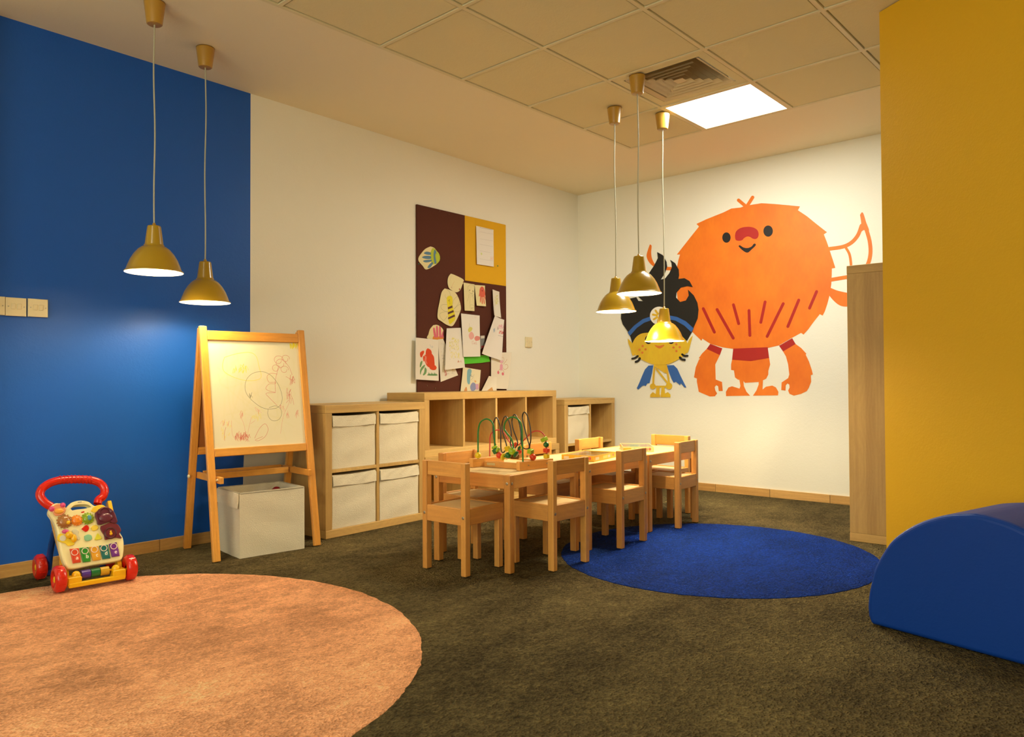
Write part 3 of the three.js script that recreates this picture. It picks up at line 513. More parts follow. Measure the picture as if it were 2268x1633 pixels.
paper('bee drawing with striped body on cut cream paper', Z5, [[600, 852], [700, 880], [800, 930], [870, 1050], [910, 1220], [880, 1330], [810, 1480], [740, 1570], [640, 1545], [540, 1480], [468, 1420], [470, 1270], [500, 1120], [540, 930]], { round: true, bg: OLD, layer: 2 }, p => {
  for (const q of [[[610, 1165], [540, 1160], [490, 1185], [500, 1240], [560, 1285], [620, 1295]], [[620, 1300], [540, 1305], [470, 1340], [490, 1420], [550, 1460], [610, 1380]], [[715, 1150], [730, 1080], [790, 1015], [840, 1030], [830, 1120], [780, 1200], [735, 1245]], [[740, 1250], [800, 1190], [860, 1160], [895, 1180], [880, 1250], [820, 1300], [740, 1290]]]) p.line(q, 'rgba(90,80,40,0.8)', 1.6);
  p.fill([[600, 1050], [640, 1000], [690, 1005], [712, 1060], [712, 1180], [740, 1280], [760, 1380], [755, 1450], [720, 1490], [665, 1535], [640, 1500], [625, 1380], [620, 1250]], '#e3d32a'); for (const q of [[[620, 1215], [705, 1180], [712, 1220], [625, 1255]], [[622, 1310], [725, 1268], [735, 1305], [622, 1350]], [[625, 1410], [750, 1350], [758, 1390], [628, 1445]]]) p.fill(q, '#5a3538', true);
  p.line([[625, 1090], [660, 1070], [640, 1100], [665, 1110]], '#4a3a20', 2.4); p.line([[650, 1120], [655, 1150], [672, 1145]], '#8a7a20', 1.6); p.line([[605, 880], [640, 905], [665, 960], [670, 1000]], 'rgba(90,80,50,0.8)', 1.5); p.line([[572, 968], [570, 1010], [600, 1050]], 'rgba(90,80,50,0.8)', 1.5);
});
paper('pencil figure drawing on narrow cream paper strip', Z5, [[955, 740], [1162, 775], [1140, 1285], [960, 1275]], { curl: { edge: 0.01, left: 0.002, right: 0.004 }, bg: OLD, layer: 1 }, p => {
  const k = 'rgba(95,85,50,0.75)'; p.line([[1000, 830], [1060, 780], [1130, 830], [1120, 900], [1075, 950], [1020, 910], [1000, 830]], k, 1.5); p.dot(1040, 890, 8, k); p.dot(1097, 908, 8, k); p.line([[1055, 945], [1075, 965], [1095, 945]], k, 1.6); for (const q of [[[1030, 950], [1000, 1080], [985, 1090]], [[1050, 960], [1035, 1150]], [[1120, 970], [1090, 1000], [1100, 1150]], [[1070, 1020], [1090, 980], [1130, 1130]], [[1035, 1170], [1100, 1180], [1095, 1250], [1035, 1250], [1035, 1170]]]) p.line(q, k, 1.5); p.line([[1050, 1215], [1060, 1240], [1090, 1215]], k, 3);
});
paper('red handprint drawing on small cream paper', Z5, [[1168, 785], [1365, 798], [1360, 1195], [1190, 1180]], { curl: { edge: 0.012, left: 0, right: 0.002 }, bg: OLD, layer: 1 }, p => {
  const c = '#d8624a'; p.fill([[1235, 860], [1270, 820], [1310, 850], [1330, 960], [1300, 1020], [1240, 1010], [1225, 930]], c); for (const q of [[[1245, 960], [1215, 1000], [1240, 900]], [[1240, 1000], [1230, 1120], [1255, 1010]], [[1260, 1000], [1262, 1150], [1285, 1010]], [[1285, 1010], [1298, 1150], [1312, 1005]], [[1310, 980], [1338, 1100], [1330, 960]]]) { p.line(q, c, 9); } p.dot(1280, 900, 10, 'rgba(130,40,40,0.8)');
});
paper('white paper strip with small yellow scribble', Z5, [[1490, 872], [1642, 915], [1638, 1415], [1490, 1370]], { curl: { edge: 0.02, left: 0.012, right: 0 }, bg: '#e4ddcb', layer: 1 }, p => { p.hatch(1510, 1000, 1580, 1180, 40, 'rgba(205,200,70,0.75)', 2.2, 61); p.line([[1555, 980], [1520, 1130], [1500, 1190]], 'rgba(130,110,50,0.7)', 1.6); p.line([[1520, 960], [1580, 940]], 'rgba(220,150,150,0.6)', 2); });
paper('pink fingers on orange handprint, rounded cream paper', Z4, [[440, 5], [520, -2], [600, 40], [655, 110], [655, 200], [640, 320], [320, 300], [335, 200], [370, 90]], { round: true, bg: OLD }, p => {
  p.fill([[410, 250], [500, 255], [620, 250], [640, 330], [410, 330]], '#e08a35'); for (const q of [[[400, 90], [430, 65], [450, 140], [470, 260], [425, 265]], [[465, 60], [485, 20], [505, 60], [515, 200], [510, 265], [475, 262]], [[530, 50], [550, 28], [570, 70], [575, 260], [535, 262]], [[600, 170], [625, 130], [640, 160], [630, 270], [580, 262]]]) p.fill(q, '#d8697a');
});
paper('white sheet with loose purple and grey pencil scribbles', Z4, [[540, 315], [655, 305], [980, 1100], [600, 1245]], { bg: '#e6decb', layer: 1 }, p => { p.hatch(575, 420, 660, 900, 30, 'rgba(120,110,130,0.55)', 1.4, 71); p.hatch(690, 1000, 880, 1090, 24, 'rgba(130,120,120,0.5)', 1.4, 72); p.hatch(640, 980, 690, 1120, 26, 'rgba(160,40,40,0.8)', 2.4, 73); p.hatch(770, 960, 920, 1030, 24, 'rgba(190,150,80,0.7)', 2.4, 74); });
paper('white sheet with orange coloured fish and green seaweed', Z4, [[45, 275], [545, 325], [530, 1220], [30, 1190]], { curl: { edge: 0.008, left: 0.003, right: 0.004 }, bg: '#e8e0d0', layer: 3 }, p => {
  for (const q of [[[85, 900], [100, 820], [145, 785], [140, 850], [100, 930]], [[95, 1090], [90, 1000], [130, 920], [200, 870], [190, 920], [130, 1000]], [[150, 1090], [180, 1030], [200, 930], [235, 970], [225, 1050], [180, 1100]]]) p.fill(q, '#6f9a62');
  for (let i = 0; i < 9; i++) p.fill([[260 + i * 20, 1100], [275 + i * 20, 1030 + (i % 3) * 14], [290 + i * 20, 1100]], '#5c8a52', true); p.fill([[255, 1085], [450, 1085], [430, 1108], [270, 1105]], '#5c8a52');
  p.fill([[210, 700], [300, 600], [390, 680], [405, 800], [400, 900], [330, 940], [250, 900], [205, 800]], '#d9481c'); p.fill([[230, 560], [270, 515], [340, 560], [350, 640], [280, 640], [225, 650]], '#d9481c'); p.fill([[100, 690], [95, 610], [160, 565], [190, 590], [160, 660], [130, 710]], '#d9481c'); p.fill([[300, 940], [400, 880], [445, 930], [420, 980], [350, 985]], '#d9481c'); p.fill([[165, 690], [215, 650], [235, 680], [190, 800], [165, 760]], '#d9481c');
  p.line([[175, 670], [215, 690], [200, 790]], '#f0e4d0', 4); p.line([[240, 690], [225, 780], [250, 850]], '#f0e4d0', 4); p.line([[315, 430], [340, 480], [380, 490], [360, 455]], 'rgba(100,130,170,0.8)', 2.4);
});
paper('white sheet with loose yellow crayon hatching', Z4, [[718, 75], [1040, 62], [1105, 930], [660, 985]], { curl: { edge: 0.012, left: 0.006, right: 0 }, bg: '#ebe4d6', layer: 4 }, p => { p.hatch(720, 300, 940, 560, 90, 'rgba(224,214,70,0.6)', 3.2, 81); p.hatch(730, 600, 960, 740, 50, 'rgba(224,214,70,0.5)', 3, 82); p.hatch(720, 320, 950, 800, 14, 'rgba(110,105,90,0.6)', 1.4, 83); p.hatch(840, 790, 970, 830, 10, 'rgba(190,100,60,0.7)', 2.6, 84); });
paper('white sheet with small pink and yellow crayon shapes', Z5, [[905, 1328], [1262, 1368], [1255, 2150], [935, 2155]], { curl: { edge: 0.01, left: 0.003, right: 0.003 }, bg: '#eae3d6', layer: 5 }, (p, x) => { p.hatch(1060, 1410, 1180, 1440, 8, 'rgba(220,170,150,0.4)', 1.4, 91); p.fill([[990, 1640], [1030, 1590], [1075, 1610], [1060, 1660], [1010, 1690]], 'rgba(214,208,90,0.8)'); p.fill([[1005, 1740], [1050, 1680], [1095, 1720], [1100, 1790], [1050, 1830], [1015, 1800]], 'rgba(230,160,150,0.8)'); p.fill([[1110, 1800], [1150, 1760], [1220, 1790], [1190, 1840], [1130, 1850]], 'rgba(215,110,100,0.75)'); p.line([[1020, 1600], [1015, 1520]], 'rgba(150,140,90,0.8)', 2); p.hatch(1060, 1870, 1140, 1930, 10, 'rgba(200,130,110,0.7)', 2.4, 92); });
paper('bright green and pink paper tucked behind two sheets', Z4, [[1085, 690], [1450, 660], [1640, 655], [1680, 800], [1480, 830], [1100, 855]], { bg: '#57c02c', layer: 2 }, p => { p.fill([[1450, 600], [1720, 640], [1650, 655], [1450, 668]], '#e07a70', true); p.fill([[1080, 640], [1280, 640], [1270, 685], [1085, 695]], '#e6dccb', true); p.hatch(1100, 700, 1660, 840, 50, 'rgba(80,190,40,0.5)', 3, 95); });
paper('dark painted paper showing behind the tilted sheet', Z4, [[1440, 240], [1560, 232], [1560, 480], [1450, 540]], { bg: '#8a8780', layer: 1 }, p => { p.fill([[1440, 230], [1570, 230], [1570, 290], [1440, 300]], '#dcd5c4', true); p.fill([[1450, 460], [1560, 440], [1560, 560], [1450, 560]], '#b8443c', true); });
paper('tilted white sheet with small pink and red scribbles', Z5, [[1530, 1375], [1735, 1450], [1663, 2230], [1263, 2095]], { curl: { edge: 0.012, left: 0.014, right: 0 }, bg: '#ece5da', layer: 6 }, p => { p.hatch(1570, 1560, 1670, 1640, 30, 'rgba(215,110,140,0.7)', 2.4, 101); p.hatch(1575, 1680, 1665, 1730, 30, 'rgba(205,70,70,0.8)', 2.6, 102); p.hatch(1460, 1640, 1490, 1700, 14, 'rgba(90,130,170,0.7)', 2.2, 103); p.line([[1560, 1750], [1660, 1775]], 'rgba(80,60,80,0.8)', 2.6); p.hatch(1540, 1600, 1560, 1650, 8, 'rgba(120,80,90,0.7)', 2, 104); });
paper('white sheet with brown and pink animal scribble', Z4, [[1700, 600], [2130, 600], [2030, 1400], [1690, 1390]], { curl: { edge: 0.006, left: 0, right: 0.012 }, bg: '#e8dfcc', layer: 3 }, p => { const b = 'rgba(190,120,70,0.85)'; p.hatch(1740, 700, 1800, 770, 16, b, 3, 111); p.line([[1830, 790], [1850, 720], [1920, 720], [1930, 790], [1880, 840], [1830, 790]], b, 3); p.fill([[1840, 780], [1915, 780], [1890, 835], [1850, 830]], 'rgba(230,170,190,0.8)'); p.fill([[1850, 870], [1900, 870], [1895, 980], [1850, 985]], 'rgba(225,150,180,0.85)'); p.line([[1920, 860], [1970, 790], [1990, 750]], b, 4); p.line([[1910, 940], [1940, 980], [2000, 930], [1990, 870], [1950, 870]], b, 4); p.line([[1850, 960], [1800, 1010]], b, 4); p.line([[1900, 980], [1930, 1040]], b, 4); p.dot(1808, 1040, 22, 'rgba(215,90,110,0.85)'); p.dot(1900, 1070, 22, 'rgba(215,90,110,0.85)'); });
paper('cream sheet with blue and purple crayon blobs', Z4, [[1085, 920], [1478, 985], [1424, 1474], [1024, 1474]], { curl: { edge: 0.002, left: 0.001, right: 0.001 }, bg: '#e8debc', layer: 3 }, p => { p.fill([[1130, 1000], [1180, 960], [1225, 1000], [1200, 1150], [1190, 1280], [1150, 1290], [1125, 1200]], 'rgba(110,170,190,0.85)'); p.line([[1210, 1210], [1260, 1150], [1285, 1080]], 'rgba(70,70,60,0.7)', 2); p.hatch(1190, 1090, 1240, 1140, 10, 'rgba(80,90,100,0.7)', 2, 121); p.fill([[1200, 1330], [1250, 1260], [1310, 1290], [1310, 1400], [1240, 1450], [1200, 1400]], 'rgba(120,130,185,0.8)'); p.fill([[1310, 1300], [1370, 1300], [1375, 1390], [1320, 1410]], 'rgba(205,150,190,0.85)'); p.fill([[1290, 1210], [1330, 1230], [1300, 1260]], 'rgba(225,170,100,0.9)'); p.fill([[1375, 1280], [1425, 1270], [1410, 1400], [1375, 1380]], 'rgba(228,180,130,0.9)'); p.fill([[1060, 1440], [1110, 1350], [1130, 1440], [1100, 1470]], 'rgba(215,140,80,0.85)'); });
paper('folded white sheet with a brown crayon corner', Z4, [[1620, 1115], [1830, 1140], [1806, 1474], [1432, 1474]], { curl: { edge: 0.006, left: 0.016, right: 0 }, bg: '#eee6d4', layer: 5 }, p => { p.fill([[1660, 1355], [1680, 1440], [1540, 1440]], 'rgba(210,150,80,0.9)', true); });

// ---------------------------------------------------------------- switches
function plate(label, u0, v0, u1, v1, rockers, name) {
  const [a0, b1] = wallL.hit(u0, v0, 0.008), [a1, b0] = wallL.hit(u1, v1, 0.008), w = 0.088, h = 0.088;
  const o = thing(name, label, 'light switch', [0, (b0 + b1) / 2, -(a0 + a1) / 2], PI / 2, rockers === 2 && u1 < 200 ? 'double light switches on the blue wall' : undefined); // local z out of the wall
  const g = new THREE.ExtrudeGeometry(new THREE.Shape([[-w / 2, -h / 2], [w / 2, -h / 2], [w / 2, h / 2], [-w / 2, h / 2]].map(p => new THREE.Vector2(...p))), { depth: 0.004, bevelEnabled: true, bevelSize: 0.003, bevelThickness: 0.005, bevelOffset: -0.003, bevelSegments: 3 });
  part(o, 'plate', g, M.plastic, [0, 0, 0.0005 + 0.005]);
  for (let k = 0; k < rockers; k++) { const q = part(o, 'rocker', rbox(0.018, 0.027, 0.006, 0.002), M.plastic, [(k - (rockers - 1) / 2) * 0.025, 0.002, 0.0155]); q.rotation.x = 0.09; }
  for (const s of [-1, 1]) part(o, 'screw', rot(cyl(0.003, 0.003, 0.002, 10), PI / 2), M.screw, [s * 0.033, 0.001, 0.0148]);
}
plate('double light switch on blue wall, nearest the easel', 63, 661, 104, 704, 2, 'light_switch');
plate('double light switch on blue wall, second from the easel', 14, 657, 56, 703, 2, 'light_switch');
plate('double light switch on blue wall, third from the easel', -35, 653, 9, 700, 2, 'light_switch');
plate('small light switch on the white wall beside the pinboard', 1163, 745, 1179, 771, 1, 'light_switch');

// ---------------------------------------------------------------- wall mural (paint on the mural wall)
const Z8 = crop(1300, 400, 3.141), DEPTH = 0.0006;
function wpt(p) { return new THREE.Vector2(...wallB.hit(...Z8(...p))); }
function blob(pts, sharp) { const s = new THREE.Shape(), q = pts.map(wpt); if (sharp) q.forEach((p, i) => i ? s.lineTo(p.x, p.y) : s.moveTo(p.x, p.y)); else { s.moveTo(q[0].x, q[0].y); s.splineThru([...q.slice(1), q[0]]); } return s; }
const ell = (cx, cy, rx, ry, n = 28) => blob(Array.from({ length: n }, (_, i) => [cx + rx * Math.cos(i / n * 2 * PI), cy + ry * Math.sin(i / n * 2 * PI)]), true);
function stroke(pts, w) { // thick round-capped line as a closed outline
  const c = new THREE.CatmullRomCurve3(pts.map(p => V(p[0], p[1], 0))), n = pts.length > 2 ? 28 : 2, L = [], R = [];
  for (let i = 0; i <= n; i++) { const p = c.getPoint(i / n), t = c.getTangent(i / n); L.push([p.x - t.y * w / 2, p.y + t.x * w / 2]); R.push([p.x + t.y * w / 2, p.y - t.x * w / 2]); }
  const cap = (p, t, s) => Array.from({ length: 7 }, (_, k) => { const a = Math.atan2(t.x * s, -t.y * s) + (k + 1) / 8 * -PI; return [p.x + Math.cos(a) * w / 2, p.y + Math.sin(a) * w / 2]; });
  return blob([...L, ...cap(c.getPoint(1), c.getTangent(1), 1), ...R.reverse(), ...cap(c.getPoint(0), c.getTangent(0), -1)], true);
}
const paintTex = (base, seed) => { const a = layers(256, [[5, 4, 1, seed], [14, 9, 0.8, seed + 1], [60, 30, 0.4, seed + 2]]); return MS({ map: dataTex(256, i => tint(base, a[i] * 0.08, [0.6, 1.4, 1.4]), true, 0.8), roughness: 0.55 }); };
const MU = { or: paintTex([238, 120, 24], 801), red: paint('#b01c14'), blk: paint('#141210'), yel: paintTex([228, 186, 40], 811), blue: paint('#2f63b0'), wht: paint('#efe9da'), frk: paint('#dd7a30') };
function mural(name, label, list, z0 = 0.0003) {
  const o = thing(name, label, 'wall mural'); let k = 0;
  for (const [n, shapes, m, layer = 0] of list) {
    const gs = (Array.isArray(shapes) ? shapes : [shapes]).map((s, i) => new THREE.ExtrudeGeometry(s, { depth: DEPTH, bevelEnabled: false, curveSegments: 4 }).translate(0, 0, i * 0.0001));
    part(o, n, gs.length > 1 ? mergeGeometries(gs) : gs[0], m, [0, 0, z0 + layer * 0.0008 + (k++ % 4) * 0.00015]);
  }
}
{
  const body = [[1090, 180], [1150, 168], [1215, 158], [1300, 163], [1400, 172], [1482, 180], [1468, 207], [1530, 248], [1600, 305], [1670, 360], [1648, 375], [1670, 430], [1690, 490], [1710, 550], [1728, 608], [1704, 612], [1703, 660], [1700, 720], [1690, 790], [1672, 860], [1655, 910], [1640, 940], [1620, 930], [1580, 980], [1540, 1035], [1507, 1072], [1490, 1060], [1420, 1098], [1335, 1148], [1260, 1165], [1200, 1172], [1100, 1175], [1020, 1172], [940, 1160], [860, 1137], [803, 1100], [797, 1115], [735, 1055], [690, 1000], [655, 930], [635, 860], [624, 760], [622, 680], [626, 610], [636, 555], [648, 515], [626, 515], [665, 465], [720, 395], [780, 320], [762, 302], [830, 270], [950, 222], [1005, 195], [1070, 188]];
  mural('monster_mural', 'round orange furry creature painted on the white back wall', [
    ['horn', [blob([[438, 445], [450, 455], [447, 500], [452, 540], [468, 575], [484, 596], [470, 602], [440, 578], [421, 548], [415, 520], [425, 480]]), stroke([[475, 592], [520, 608], [640, 616]], 24)], MU.or],
    ['wing', [stroke([[1670, 478], [1790, 458], [1845, 428], [1885, 380], [1910, 315]], 26), stroke([[1925, 290], [1950, 360], [1968, 430], [1972, 510], [1955, 580], [1915, 640], [1860, 668]], 27), blob([[1900, 240], [1912, 222], [1924, 232], [1942, 290], [1962, 350], [1925, 345], [1900, 360], [1908, 300]]), stroke([[1800, 465], [1825, 510], [1836, 570], [1838, 660]], 18), stroke([[1690, 692], [1760, 680], [1860, 664]], 26), blob([[1680, 740], [1740, 765], [1815, 782], [1880, 790], [1890, 830], [1850, 870], [1785, 876], [1735, 853], [1680, 790]])], MU.or],
    ['body', blob(body, true), MU.or],
    ['tuft', [stroke([[1108, 182], [1055, 137]], 23), stroke([[1112, 182], [1153, 117]], 23)], MU.or],
    ['eye', ell(971, 397, 29, 36), MU.blk, 1], ['eye', ell(1261, 352, 33, 39), MU.blk, 1],
    ['nose', blob([[1030, 385], [1038, 355], [1065, 333], [1105, 323], [1150, 325], [1183, 342], [1195, 370], [1190, 395], [1175, 407], [1155, 405], [1135, 393], [1115, 390], [1095, 400], [1080, 415], [1055, 420], [1035, 412]]), MU.red, 1],
    ['mouth', blob([[1055, 458], [1062, 450], [1074, 456], [1090, 466], [1117, 470], [1145, 460], [1160, 442], [1172, 440], [1174, 452], [1148, 478], [1118, 502], [1086, 488]]), MU.blk, 1],
    ...[[[810, 892], [887, 1055]], [[906, 898], [1018, 1097]], [[1020, 865], [1056, 996]], [[1128, 905], [1134, 1078]], [[1240, 845], [1210, 987]], [[1366, 857], [1254, 1085]], [[1474, 832], [1398, 1016]], [[1598, 773], [1549, 888]]].map(s => ['stripe', stroke(s, 20), MU.red, 1]),
    ['arm_band', blob([[858, 1137], [942, 1168], [925, 1215], [833, 1172]], true), MU.red], ['arm', blob([[833, 1172], [925, 1215], [893, 1280], [896, 1385], [940, 1402], [945, 1465], [917, 1465], [913, 1432], [900, 1424], [889, 1437], [893, 1460], [906, 1482], [890, 1502], [855, 1503], [800, 1480], [778, 1470], [765, 1400], [765, 1378], [745, 1370], [757, 1300], [780, 1245], [790, 1240], [778, 1237], [800, 1205]], true), MU.or],
    ['arm_band', blob([[1428, 1097], [1452, 1138], [1365, 1190], [1337, 1150]], true), MU.red], ['arm', blob([[1365, 1190], [1452, 1138], [1490, 1165], [1527, 1205], [1522, 1212], [1545, 1260], [1565, 1320], [1572, 1350], [1558, 1355], [1560, 1400], [1545, 1440], [1530, 1465], [1490, 1485], [1440, 1497], [1410, 1485], [1400, 1462], [1410, 1440], [1408, 1420], [1395, 1412], [1383, 1425], [1382, 1462], [1352, 1458], [1355, 1405], [1400, 1375], [1408, 1350], [1400, 1280], [1385, 1225]], true), MU.or],
    ['waist_band', blob([[1018, 1170], [1258, 1160], [1268, 1235], [1140, 1257], [1010, 1247]], true), MU.red, 1], ['trunk', blob([[1010, 1247], [1140, 1257], [1268, 1235], [1275, 1280], [1262, 1325], [1262, 1350], [1248, 1378], [1235, 1385], [1195, 1402], [1100, 1408], [1088, 1395], [1050, 1385], [1030, 1370], [1023, 1322], [1003, 1318], [1003, 1280]], true), MU.or],
    ['foot', blob([[1060, 1380], [1088, 1392], [1092, 1430], [1110, 1470], [1135, 1497], [968, 1500], [967, 1470], [985, 1440], [1010, 1432], [1062, 1448], [1068, 1430]], true), MU.or], ['foot', blob([[1195, 1395], [1225, 1385], [1222, 1455], [1245, 1435], [1290, 1427], [1315, 1440], [1332, 1470], [1330, 1495], [1155, 1497], [1180, 1460], [1195, 1420]], true), MU.or],
  ]);
  const rays = Array.from({ length: 8 }, (_, k) => { const a = k / 8 * 2 * PI + 0.2; return stroke([[505 + 16 * Math.cos(a), 942 + 16 * Math.sin(a)], [505 + 44 * Math.cos(a), 942 + 44 * Math.sin(a)]], 14); });
  mural('child_mural', 'small winged child with tall black hair painted on back wall', [
    ['hair', blob([[490, 498], [530, 520], [555, 565], [560, 600], [543, 648], [515, 690], [545, 682], [575, 645], [592, 605], [590, 575], [580, 552], [615, 575], [640, 620], [643, 660], [638, 685], [680, 680], [715, 700], [738, 742], [700, 735], [655, 745], [625, 780], [622, 815], [650, 845], [690, 835], [710, 800], [705, 760], [745, 800], [770, 850], [778, 900], [772, 960], [745, 1020], [735, 1050], [715, 1085], [700, 1112], [640, 1130], [500, 1140], [380, 1140], [320, 1140], [305, 1090], [285, 1050], [250, 1000], [238, 960], [240, 920], [262, 860], [300, 822], [345, 812], [360, 838], [392, 840], [365, 815], [340, 780], [345, 735], [385, 700], [430, 650], [470, 590], [495, 540]], true), MU.blk, 1],
    ['ear', blob([[287, 1100], [315, 1130], [330, 1160], [335, 1210], [318, 1215], [305, 1170], [290, 1130]]), MU.yel, 2], ['ear', blob([[738, 1078], [725, 1130], [705, 1195], [688, 1195], [695, 1150], [715, 1105]]), MU.yel, 2],
    ['face', blob([[318, 1135], [340, 1095], [380, 1066], [440, 1060], [480, 1078], [508, 1098], [540, 1080], [590, 1062], [640, 1068], [680, 1100], [702, 1135], [700, 1180], [675, 1220], [620, 1255], [555, 1280], [470, 1280], [400, 1255], [345, 1220], [322, 1180]]), MU.yel, 2],
    ['headband', blob([[285, 1058], [330, 1010], [390, 965], [450, 945], [508, 935], [570, 938], [630, 950], [690, 980], [745, 1030], [728, 1055], [680, 1010], [620, 976], [560, 963], [508, 961], [450, 972], [400, 990], [350, 1025], [300, 1082]], true), MU.blue, 2],
    ['emblem_disc', ell(505, 942, 64, 64), MU.wht, 3], ['emblem_rays', rays, MU.yel, 4],
    ['eye', ell(430, 1108, 24, 30), MU.blk, 3], ['eye', ell(588, 1108, 24, 30), MU.blk, 3],
    ['mouth', blob([[470, 1143], [505, 1150], [540, 1143], [528, 1160], [508, 1170], [486, 1160]]), MU.frk, 3],
    ['freckles', [[390, 1152], [368, 1178], [410, 1175], [388, 1198], [605, 1162], [648, 1160], [624, 1140], [625, 1187]].map(([a, b]) => ell(a, b, 8, 8, 12)), MU.frk, 3],
    ['side_curls', [stroke([[318, 1240], [335, 1236], [356, 1222]], 14), stroke([[343, 1262], [360, 1254], [370, 1238]], 16), stroke([[665, 1210], [680, 1220], [702, 1220]], 14), stroke([[650, 1232], [662, 1244], [682, 1248]], 16)], MU.blk, 3],
    ['neck', blob([[468, 1272], [552, 1272], [556, 1340], [545, 1340], [480, 1300], [466, 1300]], true), MU.yel, 1],
    ['tunic_lines', [stroke([[473, 1290], [466, 1360], [462, 1432]], 13), stroke([[553, 1290], [566, 1360], [576, 1430]], 13), stroke([[485, 1312], [570, 1418]], 12), stroke([[462, 1434], [576, 1434]], 13), ell(460, 1432, 20, 20), ell(573, 1430, 23, 23)], MU.yel, 1],
    ['legs', [blob([[485, 1436], [508, 1436], [506, 1495], [480, 1495]], true), blob([[521, 1436], [541, 1436], [546, 1495], [516, 1495]], true), blob([[442, 1508], [442, 1490], [460, 1472], [480, 1485], [510, 1490], [512, 1508]], true), blob([[515, 1508], [515, 1490], [545, 1482], [565, 1472], [583, 1490], [583, 1508]], true)], MU.yel, 1],
    ['wing', blob([[463, 1286], [430, 1288], [405, 1315], [385, 1360], [365, 1410], [348, 1445], [358, 1455], [385, 1430], [400, 1425], [410, 1432], [420, 1412], [437, 1410], [445, 1380], [455, 1340]], true), MU.blue], ['wing', blob([[557, 1286], [605, 1285], [630, 1310], [655, 1365], [680, 1415], [693, 1440], [680, 1440], [655, 1410], [650, 1425], [620, 1400], [605, 1408], [590, 1380], [575, 1340]], true), MU.blue],
  ], 0.0034);
}

